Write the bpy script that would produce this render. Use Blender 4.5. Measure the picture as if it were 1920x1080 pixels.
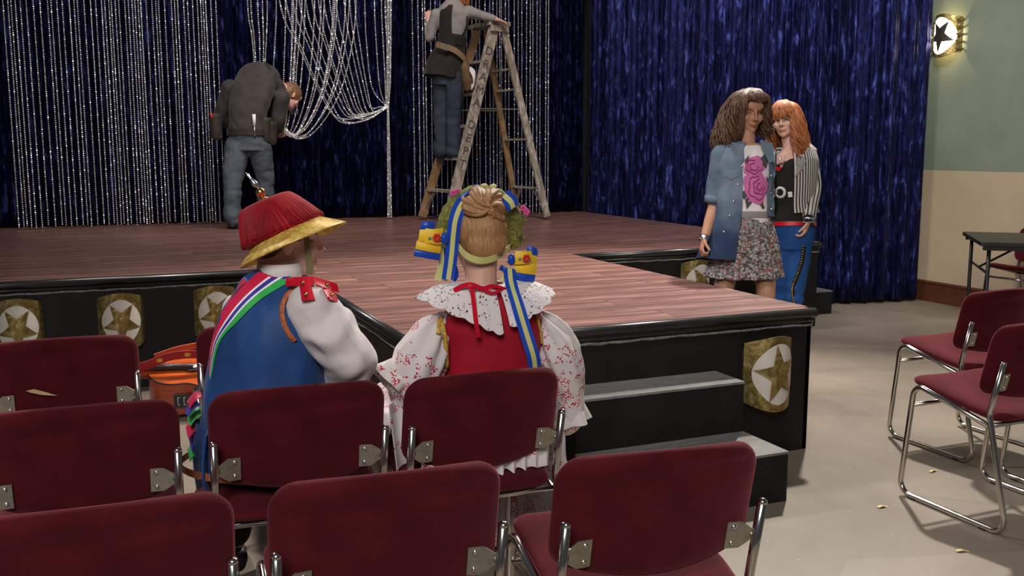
import bpy, bmesh, math, random
from mathutils import Vector as V, Matrix, noise
from mathutils.bvhtree import BVHTree
random.seed(7)
PI = math.pi
for o in list(bpy.data.objects): bpy.data.objects.remove(o, do_unlink=True)
SC = bpy.context.scene
C = SC.collection

# ------------------------------------------------------------------ camera
FPX, PITCH, YAW, ROLL, CAMH = 1807.07, 0.143062, 0.400678, -0.001634, 1.40
CP = V((0, 0, CAMH))
FW = V((math.sin(YAW)*math.cos(PITCH), math.cos(YAW)*math.cos(PITCH), -math.sin(PITCH)))
_r = V((math.cos(YAW), -math.sin(YAW), 0)); _u = _r.cross(FW)
RT = _r*math.cos(ROLL) + _u*math.sin(ROLL); UP = _u*math.cos(ROLL) - _r*math.sin(ROLL)
cd = bpy.data.cameras.new('camera'); cam = bpy.data.objects.new('camera', cd); C.objects.link(cam)
cd.sensor_width = 36; cd.lens = FPX/1920*36; cd.clip_start = .05; cd.clip_end = 60
M = Matrix((RT, UP, -FW)).transposed().to_4x4(); M.translation = CP; cam.matrix_world = M
SC.camera = cam
def at(u, v, D=None, y=None, x=None, z=None):
    """world point seen at photograph pixel (u,v), at a view depth D or on a world plane"""
    d = FW + RT*((u-960)/FPX) + UP*((540-v)/FPX)
    if D is not None: t = D
    elif y is not None: t = y/d.y
    elif x is not None: t = x/d.x
    else: t = (z-CAMH)/d.z
    return CP + d*t

# ------------------------------------------------------------------ world, lights, exposure
SC.view_settings.view_transform = 'Standard'; SC.view_settings.look = 'None'
SC.view_settings.gamma = 1; SC.view_settings.use_curve_mapping = False
SC.view_settings.exposure = 0.25
w = bpy.data.worlds.new('studio_dark'); SC.world = w; w.use_nodes = True
w.node_tree.nodes['Background'].inputs[0].default_value = (.75, .8, 1, 1)
w.node_tree.nodes['Background'].inputs[1].default_value = .05
def area(name, loc, to, size, power, col=(1, 1, 1), sy=None, spread=180):
    d = bpy.data.lights.new(name, 'AREA'); d.energy = power; d.color = col
    d.shape = 'RECTANGLE'; d.size = size; d.size_y = sy or size; d.spread = math.radians(spread)
    o = bpy.data.objects.new(name, d); C.objects.link(o); o.location = loc
    o.rotation_euler = (V(to)-V(loc)).to_track_quat('-Z', 'Y').to_euler(); return o
def spot(name, loc, to, power, angle, col=(1, 1, 1), r=.15, blend=.5):
    d = bpy.data.lights.new(name, 'SPOT'); d.energy = power; d.color = col
    d.spot_size = math.radians(angle); d.spot_blend = blend; d.shadow_soft_size = r
    o = bpy.data.objects.new(name, d); C.objects.link(o); o.location = loc
    o.rotation_euler = (V(to)-V(loc)).to_track_quat('-Z', 'Y').to_euler(); return o
spot('house_key_light', (5.3, 6.0, 5.2), (2.0, 3.0, .4), 1500, 74, (1, .93, .86), .12, .6)
spot('house_back_light', (-1.5, 6.8, 5.2), (1.6, 2.9, .6), 520, 62, (1, .95, .95), .2, .6)
area('house_front_light', (-1.2, -1.6, 4.0), (2.6, 4.6, .7), 1.8, 165, (1, .96, .92))
area('stage_wash_light', (2.4, 6.6, 5.2), (2.6, 8.8, .7), 1.6, 115, (1, .88, .82), .8)
spot('curtain_light', (2.6, 2.6, 4.9), (5.7, 7.2, 1.6), 520, 48, (.95, .96, 1), .12, .5)
spot('apron_light', (1.2, 1.8, 5.0), (2.1, 4.7, .67), 420, 40, (1, .93, .9), .25, .7)
spot('girls_face_fill', (-.8, .3, 4.4), (3.55, 4.75, 1.35), 150, 20, (1, .94, .88), .2, .6)  # unseen spot, added to brighten the faces of the two standing girls
spot('bead_fill', (.2, 4.2, 5.0), (1.2, 9.9, 1.6), 480, 44, (1, .97, .95), .05, .6)  # unseen spot, added so the bead strands brighten and sparkle
spot('wall_light', (4.2, 3.6, 4.8), (7.0, 5.9, 1.1), 190, 60, (1, .94, .86), .06, .4)

# ------------------------------------------------------------------ mesh helpers
class MB:
    def __init__(s): s.v = []; s.f = []; s.crease = 0
    def add(s, vs, fs):
        n = len(s.v); s.v += [V(p) for p in vs]; s.f += [tuple(i+n for i in q) for q in fs]; return s
    def box(s, c, d, rot=None):
        c = V(c); x, y, z = d[0]/2, d[1]/2, d[2]/2
        P = [V((a*x, b*y, e*z)) for e in (-1, 1) for b in (-1, 1) for a in (-1, 1)]
        if rot: P = [rot @ p for p in P]
        return s.add([c+p for p in P], [(0,2,3,1),(4,5,7,6),(0,1,5,4),(2,6,7,3),(0,4,6,2),(1,3,7,5)])
    def bar(s, a, b, w, t, side):
        """rectangular bar a->b, width w along 'side', thickness t"""
        a, b = V(a), V(b); d = (b-a).normalized(); sd = V(side); sd = (sd-d*sd.dot(d)).normalized(); n = d.cross(sd)
        P = [p+sd*(i*w/2)+n*(j*t/2) for p in (a, b) for i, j in ((-1,-1),(1,-1),(1,1),(-1,1))]
        return s.add(P, [(3,2,1,0),(4,5,6,7),(0,1,5,4),(1,2,6,5),(2,3,7,6),(3,0,4,7)])
    def ell(s, c, r, ax=None, seg=14, rings=9):
        c = V(c); r = (r, r, r) if not hasattr(r, '__len__') else r
        ax = ax or (V((1,0,0)), V((0,1,0)), V((0,0,1))); P = []; F = []
        for i in range(1, rings):
            a = PI*i/rings
            for j in range(seg):
                b = 2*PI*j/seg
                P.append(c + ax[0]*(r[0]*math.sin(a)*math.cos(b)) + ax[1]*(r[1]*math.sin(a)*math.sin(b)) + ax[2]*(r[2]*math.cos(a)))
        for i in range(rings-2):
            for j in range(seg):
                k = (j+1) % seg; F.append((i*seg+j, (i+1)*seg+j, (i+1)*seg+k, i*seg+k))
        t = len(P); P += [c+ax[2]*r[2], c-ax[2]*r[2]]; b0 = (rings-2)*seg
        for j in range(seg):
            k = (j+1) % seg; F += [(t, j, k), (t+1, b0+k, b0+j)]
        return s.add(P, F)
    def loft(s, rings, cap=True, closed=True):
        n = len(rings[0]); P = [p for r in rings for p in r]; F = []
        for i in range(len(rings)-1):
            for j in range(n if closed else n-1):
                k = (j+1) % n; F.append((i*n+j, i*n+k, (i+1)*n+k, (i+1)*n+j))
        if cap and closed:
            P += [sum((V(p) for p in rings[0]), V())/n, sum((V(p) for p in rings[-1]), V())/n]; a = len(P)-2; b = (len(rings)-1)*n
            for j in range(n):
                k = (j+1) % n; F += [(a, k, j), (a+1, b+j, b+k)]
        return s.add(P, F)
    def tube(s, pts, rad, seg=10, cap=True, flat=1.0, fdir=None, dome=False):
        pts = [V(p) for p in pts]; n = len(pts); rad = [rad]*n if not hasattr(rad, '__len__') else list(rad)
        if dome:
            d0 = (pts[0]-pts[1]).normalized(); d1 = (pts[-1]-pts[-2]).normalized()
            A = [(pts[0]+d0*rad[0]*q, rad[0]*math.sqrt(max(0, 1-q*q))) for q in (.96, .75, .4)]
            B = [(pts[-1]+d1*rad[-1]*q, rad[-1]*math.sqrt(max(0, 1-q*q))) for q in (.4, .75, .96)]
            pts = [a[0] for a in A]+pts+[b[0] for b in B]; rad = [a[1] for a in A]+rad+[b[1] for b in B]; n = len(pts)
        T = [(pts[min(i+1, n-1)]-pts[max(i-1, 0)]).normalized() for i in range(n)]
        u = V(fdir) if fdir is not None else (V((0,0,1)) if abs(T[0].z) < .9 else V((1,0,0)))
        R = []
        for i in range(n):
            u = u-T[i]*u.dot(T[i])
            if u.length < 1e-6: u = T[i].orthogonal()
            u.normalize(); w_ = T[i].cross(u)
            R.append([pts[i]+u*(rad[i]*flat*math.cos(2*PI*j/seg))+w_*(rad[i]*math.sin(2*PI*j/seg)) for j in range(seg)])
        return s.loft(R, cap)
    def ribbon(s, pts, width, side, thick=.0015):
        s.crease = 40; pts = [V(p) for p in pts]; n = len(pts); width = [width]*n if not hasattr(width, '__len__') else width; R = []
        for i, p in enumerate(pts):
            t = (pts[min(i+1, n-1)]-pts[max(i-1, 0)]).normalized(); sd = V(side[i] if isinstance(side, list) else side)
            sd = (sd-t*sd.dot(t)).normalized(); nn = t.cross(sd)*thick; q = sd*(width[i]/2)
            R.append([p-q-nn, p+q-nn, p+q+nn, p-q+nn])
        return s.loft(R)
    def prism(s, poly, o, ex, ey, th):
        o, ex, ey = V(o), V(ex), V(ey); ez = ex.cross(ey).normalized(); n = len(poly)
        P = [o+ex*a+ey*b for a, b in poly]+[o+ex*a+ey*b+ez*th for a, b in poly]
        return s.add(P, [tuple(range(n-1, -1, -1)), tuple(range(n, 2*n))]+[(i, (i+1) % n, n+(i+1) % n, n+i) for i in range(n)])
    def lathe(s, prof, o=(0,0,0), ax=(0,0,1), seg=24, cap=True):
        ax = V(ax).normalized(); u = ax.orthogonal().normalized(); w_ = ax.cross(u); o = V(o)
        return s.loft([[o+ax*z+(u*math.cos(2*PI*j/seg)+w_*math.sin(2*PI*j/seg))*r for j in range(seg)] for r, z in prof], cap)
    def grid(s, fn, nu, nv):
        P = [fn(i/nu, j/nv) for j in range(nv+1) for i in range(nu+1)]; n = nu+1
        return s.add(P, [(j*n+i, j*n+i+1, (j+1)*n+i+1, (j+1)*n+i) for j in range(nv) for i in range(nu)])
    def slab(s, fn, nu, nv, th):
        """grid with thickness th along its own normals"""
        s.crease = 55; n = nu+1; P = [V(fn(i/nu, j/nv)) for j in range(nv+1) for i in range(nu+1)]; Q = []
        for j in range(nv+1):
            for i in range(nu+1):
                du = P[j*n+min(i+1, nu)]-P[j*n+max(i-1, 0)]; dv = P[min(j+1, nv)*n+i]-P[max(j-1, 0)*n+i]
                nn = du.cross(dv); nn = nn.normalized() if nn.length > 1e-12 else V((0,0,1)); Q.append(P[j*n+i]-nn*th)
        m = len(P); F = []
        for j in range(nv):
            for i in range(nu):
                a, b, c_, d = j*n+i, j*n+i+1, (j+1)*n+i+1, (j+1)*n+i
                F += [(a, b, c_, d), (m+d, m+c_, m+b, m+a)]
        for i in range(nu): F += [(i+1, i, m+i, m+i+1), (nv*n+i, nv*n+i+1, m+nv*n+i+1, m+nv*n+i)]
        for j in range(nv): F += [(j*n, (j+1)*n, m+(j+1)*n, m+j*n), ((j+1)*n+nu, j*n+nu, m+j*n+nu, m+(j+1)*n+nu)]
        return s.add(P+Q, F)
    def mesh(s, name, off=V((0,0,0)), smooth=True):
        me = bpy.data.meshes.new(name); me.from_pydata([tuple(p-off) for p in s.v], [], s.f); me.validate()
        if smooth: me.polygons.foreach_set('use_smooth', [True]*len(me.polygons))
        return me
    def build(s, name, m, parent=None, smooth=True, recalc=False):
        off = parent_off(parent); me = s.mesh(name, off, smooth)
        if recalc:
            b = bmesh.new(); b.from_mesh(me); bmesh.ops.recalc_face_normals(b, faces=b.faces); b.to_mesh(me); b.free()
        me.materials.append(MAT[m] if isinstance(m, str) else m)
        o = bpy.data.objects.new(name, me); C.objects.link(o)
        if parent: o.parent = parent
        if s.crease and smooth: smooth_angle(o, s.crease)
        return o
    def bvh(s): return BVHTree.FromPolygons([tuple(p) for p in s.v], s.f)
def parent_off(p):
    off = V((0,0,0))
    while p: off += p.location; p = p.parent
    return off
def tag(o, label=None, cat=None, group=None, kind=None):
    if label: o['label'] = label
    if cat: o['category'] = cat
    if group: o['group'] = group
    if kind: o['kind'] = kind
    return o
def thing(name, loc, label, cat, group=None, kind=None):
    o = bpy.data.objects.new(name, None); C.objects.link(o); o.location = loc; o.empty_display_size = .1
    return tag(o, label, cat, group, kind)
def copy_tree(o, parent=None):
    c = o.copy(); C.objects.link(c); c.parent = parent
    for ch in list(o.children): copy_tree(ch, c)
    return c
def smooth_angle(o, deg=35):
    me = o.data; b = bmesh.new(); b.from_mesh(me)
    for e in b.edges: e.smooth = not (len(e.link_faces) == 2 and e.calc_face_angle(0) > math.radians(deg))
    b.to_mesh(me); b.free(); return o
def catmull(pts, n=6):
    P = [V(p) for p in pts]; P = [P[0]*2-P[1]]+P+[P[-1]*2-P[-2]]; out = []
    for i in range(1, len(P)-2):
        for k in range(n):
            t = k/n; a, b, c_, d = P[i-1:i+3]
            out.append(.5*((2*b)+(c_-a)*t+(2*a-5*b+4*c_-d)*t*t+(3*b-a-3*c_+d)*t**3))
    return out+[P[-2]]
def lerps(vals, n):
    """resample a list of numbers to the length catmull gives"""
    out = []
    for i in range(len(vals)-1):
        for k in range(n): out.append(vals[i]+(vals[i+1]-vals[i])*k/n)
    return out+[vals[-1]]
def fillet(pts, rad, n=6):
    pts = [V(p) for p in pts]; out = [pts[0]]
    for i in range(1, len(pts)-1):
        a, b, c_ = pts[i-1], pts[i], pts[i+1]; r = rad[i-1]
        if r <= 0: out.append(b); continue
        d0 = (a-b).normalized(); d1 = (c_-b).normalized(); ang = d0.angle(d1); L = r/math.tan(ang/2)
        p0, p1 = b+d0*L, b+d1*L
        cen = b+(d0+d1).normalized()*(r/math.sin(ang/2))
        v0, v1 = p0-cen, p1-cen; th = v0.angle(v1)
        for k in range(n+1):
            t = k/n; out.append(cen+(v0*math.sin((1-t)*th)+v1*math.sin(t*th))/math.sin(th))
    return out+[pts[-1]]
def fuse(mb, voxel=.006, it=4, disp=None, fac=.5):
    """union of everything in mb as one continuous smooth surface"""
    me = mb.mesh('tmp'); o = bpy.data.objects.new('tmp', me); C.objects.link(o)
    m = o.modifiers.new('r', 'REMESH'); m.mode = 'VOXEL'; m.voxel_size = voxel; m.adaptivity = 0
    if it: m2 = o.modifiers.new('s', 'SMOOTH'); m2.factor = fac; m2.iterations = it
    dg = bpy.context.evaluated_depsgraph_get(); dg.update(); m3 = bpy.data.meshes.new_from_object(o.evaluated_get(dg))
    r = MB(); r.v = [v.co.copy() for v in m3.vertices]
    if disp:
        for i, v in enumerate(m3.vertices):
            q = disp(v.co, v.normal)
            r.v[i] += q if isinstance(q, V) else v.normal*q
    r.f = [tuple(p.vertices) for p in m3.polygons]
    bpy.data.objects.remove(o); bpy.data.meshes.remove(me); bpy.data.meshes.remove(m3)
    return r
def fbm(p, s, o=2): return noise.fractal(V(p)*s, 1.0, 2.0, o)

# ------------------------------------------------------------------ materials
MAT = {}
class NT:
    def __init__(s, name):
        s.m = bpy.data.materials.new(name); s.m.use_nodes = True; s.t = s.m.node_tree; s.b = s.t.nodes['Principled BSDF']; MAT[name] = s.m
    def n(s, typ, **k):
        x = s.t.nodes.new('ShaderNode'+typ)
        for a, b in k.items():
            if a in x.inputs: x.inputs[a].default_value = b
            else: setattr(x, a, b)
        return x
    def l(s, a, b): s.t.links.new(a, b)
    def co(s, scale=(1,1,1), kind='Object', rot=(0,0,0)):
        tc = s.n('TexCoord'); mp = s.n('Mapping'); mp.inputs['Scale'].default_value = scale; mp.inputs['Rotation'].default_value = rot
        s.l(tc.outputs[kind], mp.inputs[0]); return mp.outputs[0]
    def noise(s, scale, detail=3, co=None, rough=.55, dist=0):
        x = s.n('TexNoise'); x.inputs['Scale'].default_value = scale; x.inputs['Detail'].default_value = detail; x.inputs['Roughness'].default_value = rough; x.inputs['Distortion'].default_value = dist
        if co is not None: s.l(co, x.inputs['Vector'])
        return x.outputs['Fac']
    def vor(s, scale, co=None, feat='F1', out='Distance', rnd=1):
        x = s.n('TexVoronoi'); x.feature = feat; x.inputs['Scale'].default_value = scale; x.inputs['Randomness'].default_value = rnd
        if co is not None: s.l(co, x.inputs['Vector'])
        return x.outputs[out]
    def ramp(s, fac, stops, const=False):
        x = s.n('ValToRGB'); e = x.color_ramp.elements
        if const: x.color_ramp.interpolation = 'CONSTANT'
        while len(e) < len(stops): e.new(.5)
        for i, (p, c_) in enumerate(stops): e[i].position = p; e[i].color = (*c_, 1) if hasattr(c_, '__len__') else (c_, c_, c_, 1)
        s.l(fac, x.inputs[0]); return x.outputs[0]
    def math(s, op, a, b=None, c=None):
        x = s.n('Math'); x.operation = op
        for i, q in enumerate((a, b, c)):
            if q is None: continue
            if isinstance(q, (int, float)): x.inputs[i].default_value = q
            else: s.l(q, x.inputs[i])
        return x.outputs[0]
    def mix(s, fac, a, b, typ='MIX'):
        x = s.n('Mix'); x.data_type = 'RGBA'; x.blend_type = typ
        for sock, q in ((x.inputs[0], fac), (x.inputs[6], a), (x.inputs[7], b)):
            if isinstance(q, (int, float)): sock.default_value = q
            elif isinstance(q, tuple): sock.default_value = (*q, 1) if len(q) == 3 else q
            else: s.l(q, sock)
        return x.outputs[2]
    def sep(s, co):
        x = s.n('SeparateXYZ'); s.l(co, x.inputs[0]); return x.outputs
    def base(s, c):
        if isinstance(c, tuple): s.b.inputs['Base Color'].default_value = (*c, 1)
        else: s.l(c, s.b.inputs['Base Color'])
        return s
    def set(s, rough=.5, metal=0, spec=None, sheen=0, tint=None, emit=None, es=0, coat=0, alpha=None, sss=0, trans=0):
        I = s.b.inputs; I['Roughness'].default_value = rough; I['Metallic'].default_value = metal
        if spec is not None: I['Specular IOR Level'].default_value = spec
        if sheen: I['Sheen Weight'].default_value = sheen; I['Sheen Roughness'].default_value = .4
        if tint: I['Sheen Tint'].default_value = (*tint, 1)
        if emit: I['Emission Color'].default_value = (*emit, 1); I['Emission Strength'].default_value = es
        if coat: I['Coat Weight'].default_value = coat; I['Coat Roughness'].default_value = .15
        if sss: I['Subsurface Weight'].default_value = sss; I['Subsurface Radius'].default_value = (.01, .004, .002)
        if alpha is not None: s.l(alpha, I['Alpha'])
        return s
    def bump(s, h, st=.3, d=.01):
        x = s.n('Bump'); x.inputs['Strength'].default_value = st; x.inputs['Distance'].default_value = d
        s.l(h, x.inputs['Height']); s.l(x.outputs[0], s.b.inputs['Normal']); return s
def plain(name, col, rough=.5, metal=0, var=.15, scale=25, bump=0, **k):
    t = NT(name); f = t.noise(scale, 3, t.co())
    d = tuple(c*(1-var) for c in col); e = tuple(min(1, c*(1+var)) for c in col)
    t.base(t.ramp(f, [(.3, d), (.7, e)])).set(rough, metal, **k)
    if bump: t.bump(f, bump)
    return t
# ---- surfaces
t = NT('concrete'); co = t.co()
big = t.noise(.9, 4, co, .6, .4); cell = t.vor(.75, co, out='Color'); cs = t.sep(cell)[0]
c1 = t.ramp(big, [(.3, (.185, .148, .11)), (.55, (.27, .222, .17)), (.75, (.335, .28, .215))])
c2 = t.mix(.22, c1, t.ramp(cs, [(0, (.12, .10, .078)), (1, (.36, .31, .25))]))
fl = t.vor(26, co); fr = t.noise(3, 2, co)
fleck = t.math('MULTIPLY', t.math('LESS_THAN', fl, .075), t.math('GREATER_THAN', fr, .52))
t.base(t.mix(fleck, c2, (.60, .56, .50))).bump(t.noise(14, 4, co), .06).set(.42, spec=.45)
t = NT('wall_paint'); co = t.co(); z = t.sep(co)[2]
up = t.math('GREATER_THAN', z, 1.203); nn = t.noise(2.5, 3, co)
low = t.ramp(nn, [(.3, (.46, .36, .235)), (.7, (.52, .41, .27))]); hi = t.ramp(nn, [(.3, (.19, .225, .165)), (.7, (.23, .27, .20))])
t.base(t.mix(up, low, hi)).set(.6).bump(t.noise(120, 2, co), .04)
plain('dark_void', (.012, .012, .014), .9)
t = NT('baseboard_wood'); co = t.co((1, 2, 30)); f = t.noise(6, 4, co)
t.base(t.ramp(f, [(.3, (.06, .018, .01)), (.7, (.13, .042, .022))])).set(.35)
t = NT('stage_wood'); co = t.co((1.1, 26, 16)); oi = t.n('ObjectInfo')
f = t.noise(2.2, 6, co, .62, .5); f2 = t.noise(.55, 2, t.co((1.2, 15.8, 1)))
grain = t.ramp(f, [(.30, (.080, .035, .027)), (.5, (.20, .096, .076)), (.70, (.37, .205, .17))])
strip = t.ramp(f2, [(.35, .70), (.65, 1.2)])
pl = t.ramp(oi.outputs['Random'], [(0, .86), (1, 1.10)])
t.base(t.mix(1, t.mix(1, grain, strip, 'MULTIPLY'), pl, 'MULTIPLY')).set(.36, spec=.5).bump(f, .05)
plain('stage_black', (.009, .0085, .008), .6, var=.3, scale=6, spec=.25)
plain('trim_black', (.014, .014, .014), .3, var=.2, coat=.2)
t = NT('step_top'); co = t.co((3, 12, 3)); f = t.noise(4, 5, co, .65)
t.base(t.ramp(f, [(.3, (.12, .118, .115)), (.7, (.22, .215, .205))])).set(.4).bump(f, .08)
plain('grey_cord', (.2, .19, .17), .8, var=.5, scale=60)
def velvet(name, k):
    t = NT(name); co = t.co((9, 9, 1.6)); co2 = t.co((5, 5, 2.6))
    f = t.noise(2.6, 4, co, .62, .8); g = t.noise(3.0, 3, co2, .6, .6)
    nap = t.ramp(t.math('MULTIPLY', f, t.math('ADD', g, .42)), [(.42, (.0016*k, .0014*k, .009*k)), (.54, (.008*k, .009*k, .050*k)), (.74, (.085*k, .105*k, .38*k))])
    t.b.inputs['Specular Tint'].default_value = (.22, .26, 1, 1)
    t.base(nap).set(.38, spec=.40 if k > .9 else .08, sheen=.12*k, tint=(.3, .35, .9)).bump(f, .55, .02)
velvet('velvet', 1.0); velvet('velvet_shaded', .42)  # second copy is the same cloth, dimmer light at the back put into its colour
NT('crystal').base((.95, .94, .92)).set(.36, .72, spec=1.0)
plain('bead_string', (.4, .4, .4), .5)
t = NT('brass'); co = t.co((6, 6, 6)); f = t.noise(3, 4, co, .6, 1.6)
t.base(t.ramp(f, [(.3, (.16, .115, .035)), (.52, (.36, .27, .09)), (.7, (.62, .5, .22))])).set(.34, .75).bump(f, .25, .02)
plain('plaque_white', (.62, .57, .5), .5, var=.12, scale=9)
NT('lamp_glass').base((.9, .85, .75)).set(.4, emit=(1, .86, .62), es=9)
plain('lamp_iron', (.03, .022, .016), .5)

# ---- floor, walls
H = .6745
def st(name, mb, m, parent=None):
    o = mb.build(name, m, parent, smooth=False)
    if not parent: o['kind'] = 'structure'
    return o
st('floor', MB().box((3, 5, -.05), (13, 13.5, .1)), 'concrete')
wr = st('wall_right', MB().box((7.06, 4.6, 2.4), (.12, 12.4, 4.8)), 'wall_paint')
st('wall_back', MB().box((2.25, 10.46, 2.4), (9.5, .12, 4.8)), 'dark_void')
bb = st('baseboard_right', MB().box((6.988, 4.6, .085), (.024, 12.4, .17)), 'baseboard_wood')
st('cap_moulding', MB().tube([(6.982, -1.6, .178), (6.982, 10.3, .178)], .016, 8), 'baseboard_wood', bb)

# ---- stage
SX0, SX1, SY, SB, AX0, AX1, AY = -2.6, 5.2, 5.987, 10.3, 1.045, 3.017, 3.473
stage = thing('stage', (AX0, AY, 0), 'low black stage with a dark reddish plank floor and a front apron', 'stage')
def rail(a, b): return (V((*a, 0)), V((*b, 0)))
EDG = [((SX0, SY), (AX0, SY)), ((AX0, SY), (AX0, AY)), ((AX0, AY), (AX1, AY)), ((AX1, AY), (AX1, SY)), ((AX1, SY), (SX1, SY)), ((SX1, SY), (SX1, SB))]
e = .03
def shift(p, q):                                   # edge moved inwards (stage lies to the left of travel)
    d = (V(q)-V(p)).normalized(); n = V((-d.y, d.x)); return n
OUT = [(SX0, SY), (AX0, SY), (AX0, AY), (AX1, AY), (AX1, SY), (SX1, SY), (SX1, SB)]
def inset(k):
    r = []
    for i, p in enumerate(OUT):
        n = V((0, 0))
        if i > 0: n += shift(OUT[i-1], p)
        if i < len(OUT)-1: n += shift(p, OUT[i+1])
        r.append((p[0]+n.x*k, p[1]+n.y*k))
    return r
I1 = inset(e); I2 = inset(.02); I3 = inset(.026)
for i in range(6):
    (ax, ay), (bx_, by) = I1[i], I1[i+1]; n = shift(OUT[i], OUT[i+1])
    d = (V((bx_, by))-V((ax, ay)))
    m = MB().bar((ax+n.x*.011, ay+n.y*.011, (H-.03)/2), (bx_+n.x*.011, by+n.y*.011, (H-.03)/2), H-.034, .022, (0, 0, 1))
    m.build('skirt_panel', 'stage_black', stage, smooth=False)
def chain(pts, z): return [V((a, b, z)) for a, b in pts]
for i in range(6):
    a, b = chain([I2[i], I2[i+1]], H-.024)
    o = MB().tube([a, b], .0235, 12).build('edge_moulding', 'trim_black', stage)
    a, b = chain([I3[i], I3[i+1]], H-.056); MB().tube([a, b], .0125, 8).build('edge_bead', 'trim_black', o)
    a, b = chain([inset(.027)[i], inset(.027)[i+1]], H-.079); L = (b-a).length; k = max(6, int(L/.05))
    MB().tube([a.lerp(b, j/k)+V((0, 0, random.uniform(-.0035, .003))) for j in range(k+1)], [.006+random.uniform(-.001, .0015) for j in range(k+1)], 6).build('cord', 'grey_cord', o)
# planks, each a part
PW, PL, G = .19, 1.28, .0022
def planks(x0, x1, y0, y1, row0):
    y = y1; r = row0
    while y > y0+.005:
        ya = max(y0, y-PW); x = x0-((r*.47) % 1)*PL; r += 1
        while x < x1:
            a, b = max(x, x0), min(x+PL, x1)
            if b-a > .03:
                zz = random.uniform(-.0006, .0006); L, Wd = b-a-G, y-ya-G
                c = V(((a+b)/2, (ya+y)/2, H-.006+zz))
                key = (round(L, 3), round(Wd, 3))
                if key not in PMESH:
                    PMESH[key] = MB().box((0, 0, 0), (L, Wd, .012)).mesh('plank', smooth=False); PMESH[key].materials.append(MAT['stage_wood'])
                o = bpy.data.objects.new('plank', PMESH[key]); C.objects.link(o); o.parent = stage; o.location = c-stage.location
            x += PL
        y = ya
PMESH = {}
IN = .024
planks(SX0, SX1-IN, SY+IN, SB, 0); planks(AX0+IN, AX1-IN, AY+IN, SY+IN, 3)
m = MB().box(((SX0+SX1-.06)/2, (SY+SB)/2+.03, H-.03), (SX1-SX0-.06, SB-SY-.06, .034)); m.box(((AX0+AX1)/2, (AY+SY)/2+.05, H-.03), (AX1-AX0-.08, SY-AY+.02, .034))
m.build('deck', 'stage_black', stage, smooth=False)

def stair(name, boxes, label):
    lo = boxes[0]; r = thing(name, ((lo[0]+lo[1])/2, (lo[2]+lo[3])/2, 0), label, 'steps')
    for x0, x1, y0, y1, z in boxes:
        s_ = MB().box(((x0+x1)/2, (y0+y1)/2, (z-.012)/2), (x1-x0, y1-y0, z-.012)).build('step', 'stage_black', r, smooth=False)
        MB().box(((x0+x1)/2, (y0+y1)/2, z-.005), (x1-x0+.004, y1-y0+.004, .01)).build('tread', 'step_top', s_, smooth=False)
stair('stage_steps', [(1.665, 2.461, 2.988, 3.287, .206), (1.665, 2.461, 3.288, 3.499, .424)], 'two black wooden steps against the front of the stage apron')
stair('stage_steps', [(5.47, 5.703, 6.44, 6.80, .20), (5.205, 5.469, 6.44, 6.86, .43)], 'black steps at the far right end of the stage beside the blue curtain')

# ---- star plaques and the wall sconce
def star(r0, r1, rot=PI/2):
    return [((r0 if i % 2 == 0 else r1)*math.cos(rot+PI*i/5), (r0 if i % 2 == 0 else r1)*math.sin(rot+PI*i/5)) for i in range(10)]
def plaque(o, right, out, w_, h_, lab, name='star_plaque', lit=False, tilt=0, group=None):
    """curved metal shield on a wall; o = centre on the wall"""
    o, right, out = V(o), V(right), V(out); up = V((0, 0, 1)); B = .085 if not lit else .11
    def S(a, b, k=0.0):               # a, b in -1..1
        ed = (1-a*a)
        return o+right*(a*w_/2)+up*(b*h_/2+(.035*ed if b > 0 else -.04*ed)*abs(b))+out*(B*(1-abs(a)**2.3)+.012+k)
    r = thing(name, o, lab, 'sconce' if lit else 'plaque', group)
    MB().slab(lambda u, v: S(2*u-1, 2*v-1), 24, 12, .004).build('shield', 'brass', r, recalc=True)
    R = .42*w_; k = 40
    def disc(r0, r1, off, pts=None):
        m = MB(); nr = 8
        if pts is None: ring = [(math.cos(2*PI*i/k), math.sin(2*PI*i/k)) for i in range(k)]; rr = R
        else: ring = pts; rr = 1
        n = len(ring); P = [S(0, 0, off)]
        for q in range(1, nr+1):
            for a, b in ring: P.append(S(a*rr*q/nr*2/w_, b*rr*q/nr*2/h_, off))
        F = [(0, 1+i, 1+(i+1) % n) for i in range(n)]
        for q in range(nr-1):
            for i in range(n): F.append((1+q*n+i, 1+(q+1)*n+i, 1+(q+1)*n+(i+1) % n, 1+q*n+(i+1) % n))
        return m.add(P, F)
    disc(0, R, .004).build('disc', 'lamp_glass' if lit else 'plaque_white', r, recalc=True)
    ca, sa = math.cos(tilt+PI-.2), math.sin(tilt+PI-.2)
    pts = [(a*ca-b*sa, a*sa+b*ca) for a, b in star(R*1.0, R*.42)]; pts = [(pts[i][0]+(pts[(i+1) % 10][0]-pts[i][0])*q/7, pts[i][1]+(pts[(i+1) % 10][1]-pts[i][1])*q/7) for i in range(10) for q in range(7)]
    disc(0, R, .009, pts).build('star', 'lamp_iron' if lit else 'brass', r, recalc=True)
    if not lit:
        for s in (-1, 1): MB().box(o+right*(s*w_*.47)+out*.006, (.02, .012, h_*.8)).build('bracket', 'lamp_iron', r, smooth=False)
    return r
PLG = 'brass star plaques along the stage front'
plaque((-.475, SY+.028, .415), (1, 0, 0), (0, -1, 0), .25, .27, 'brass star plaque at the left edge of the picture', tilt=.18, group=PLG)
plaque((.062, SY+.028, .415), (1, 0, 0), (0, -1, 0), .25, .27, 'brass star plaque second from the left, above the maroon chair back', tilt=.18, group=PLG)
plaque((.595, SY+.028, .43), (1, 0, 0), (0, -1, 0), .25, .27, 'brass star plaque half hidden behind the boy in the blue vest', tilt=.18, group=PLG)
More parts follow.
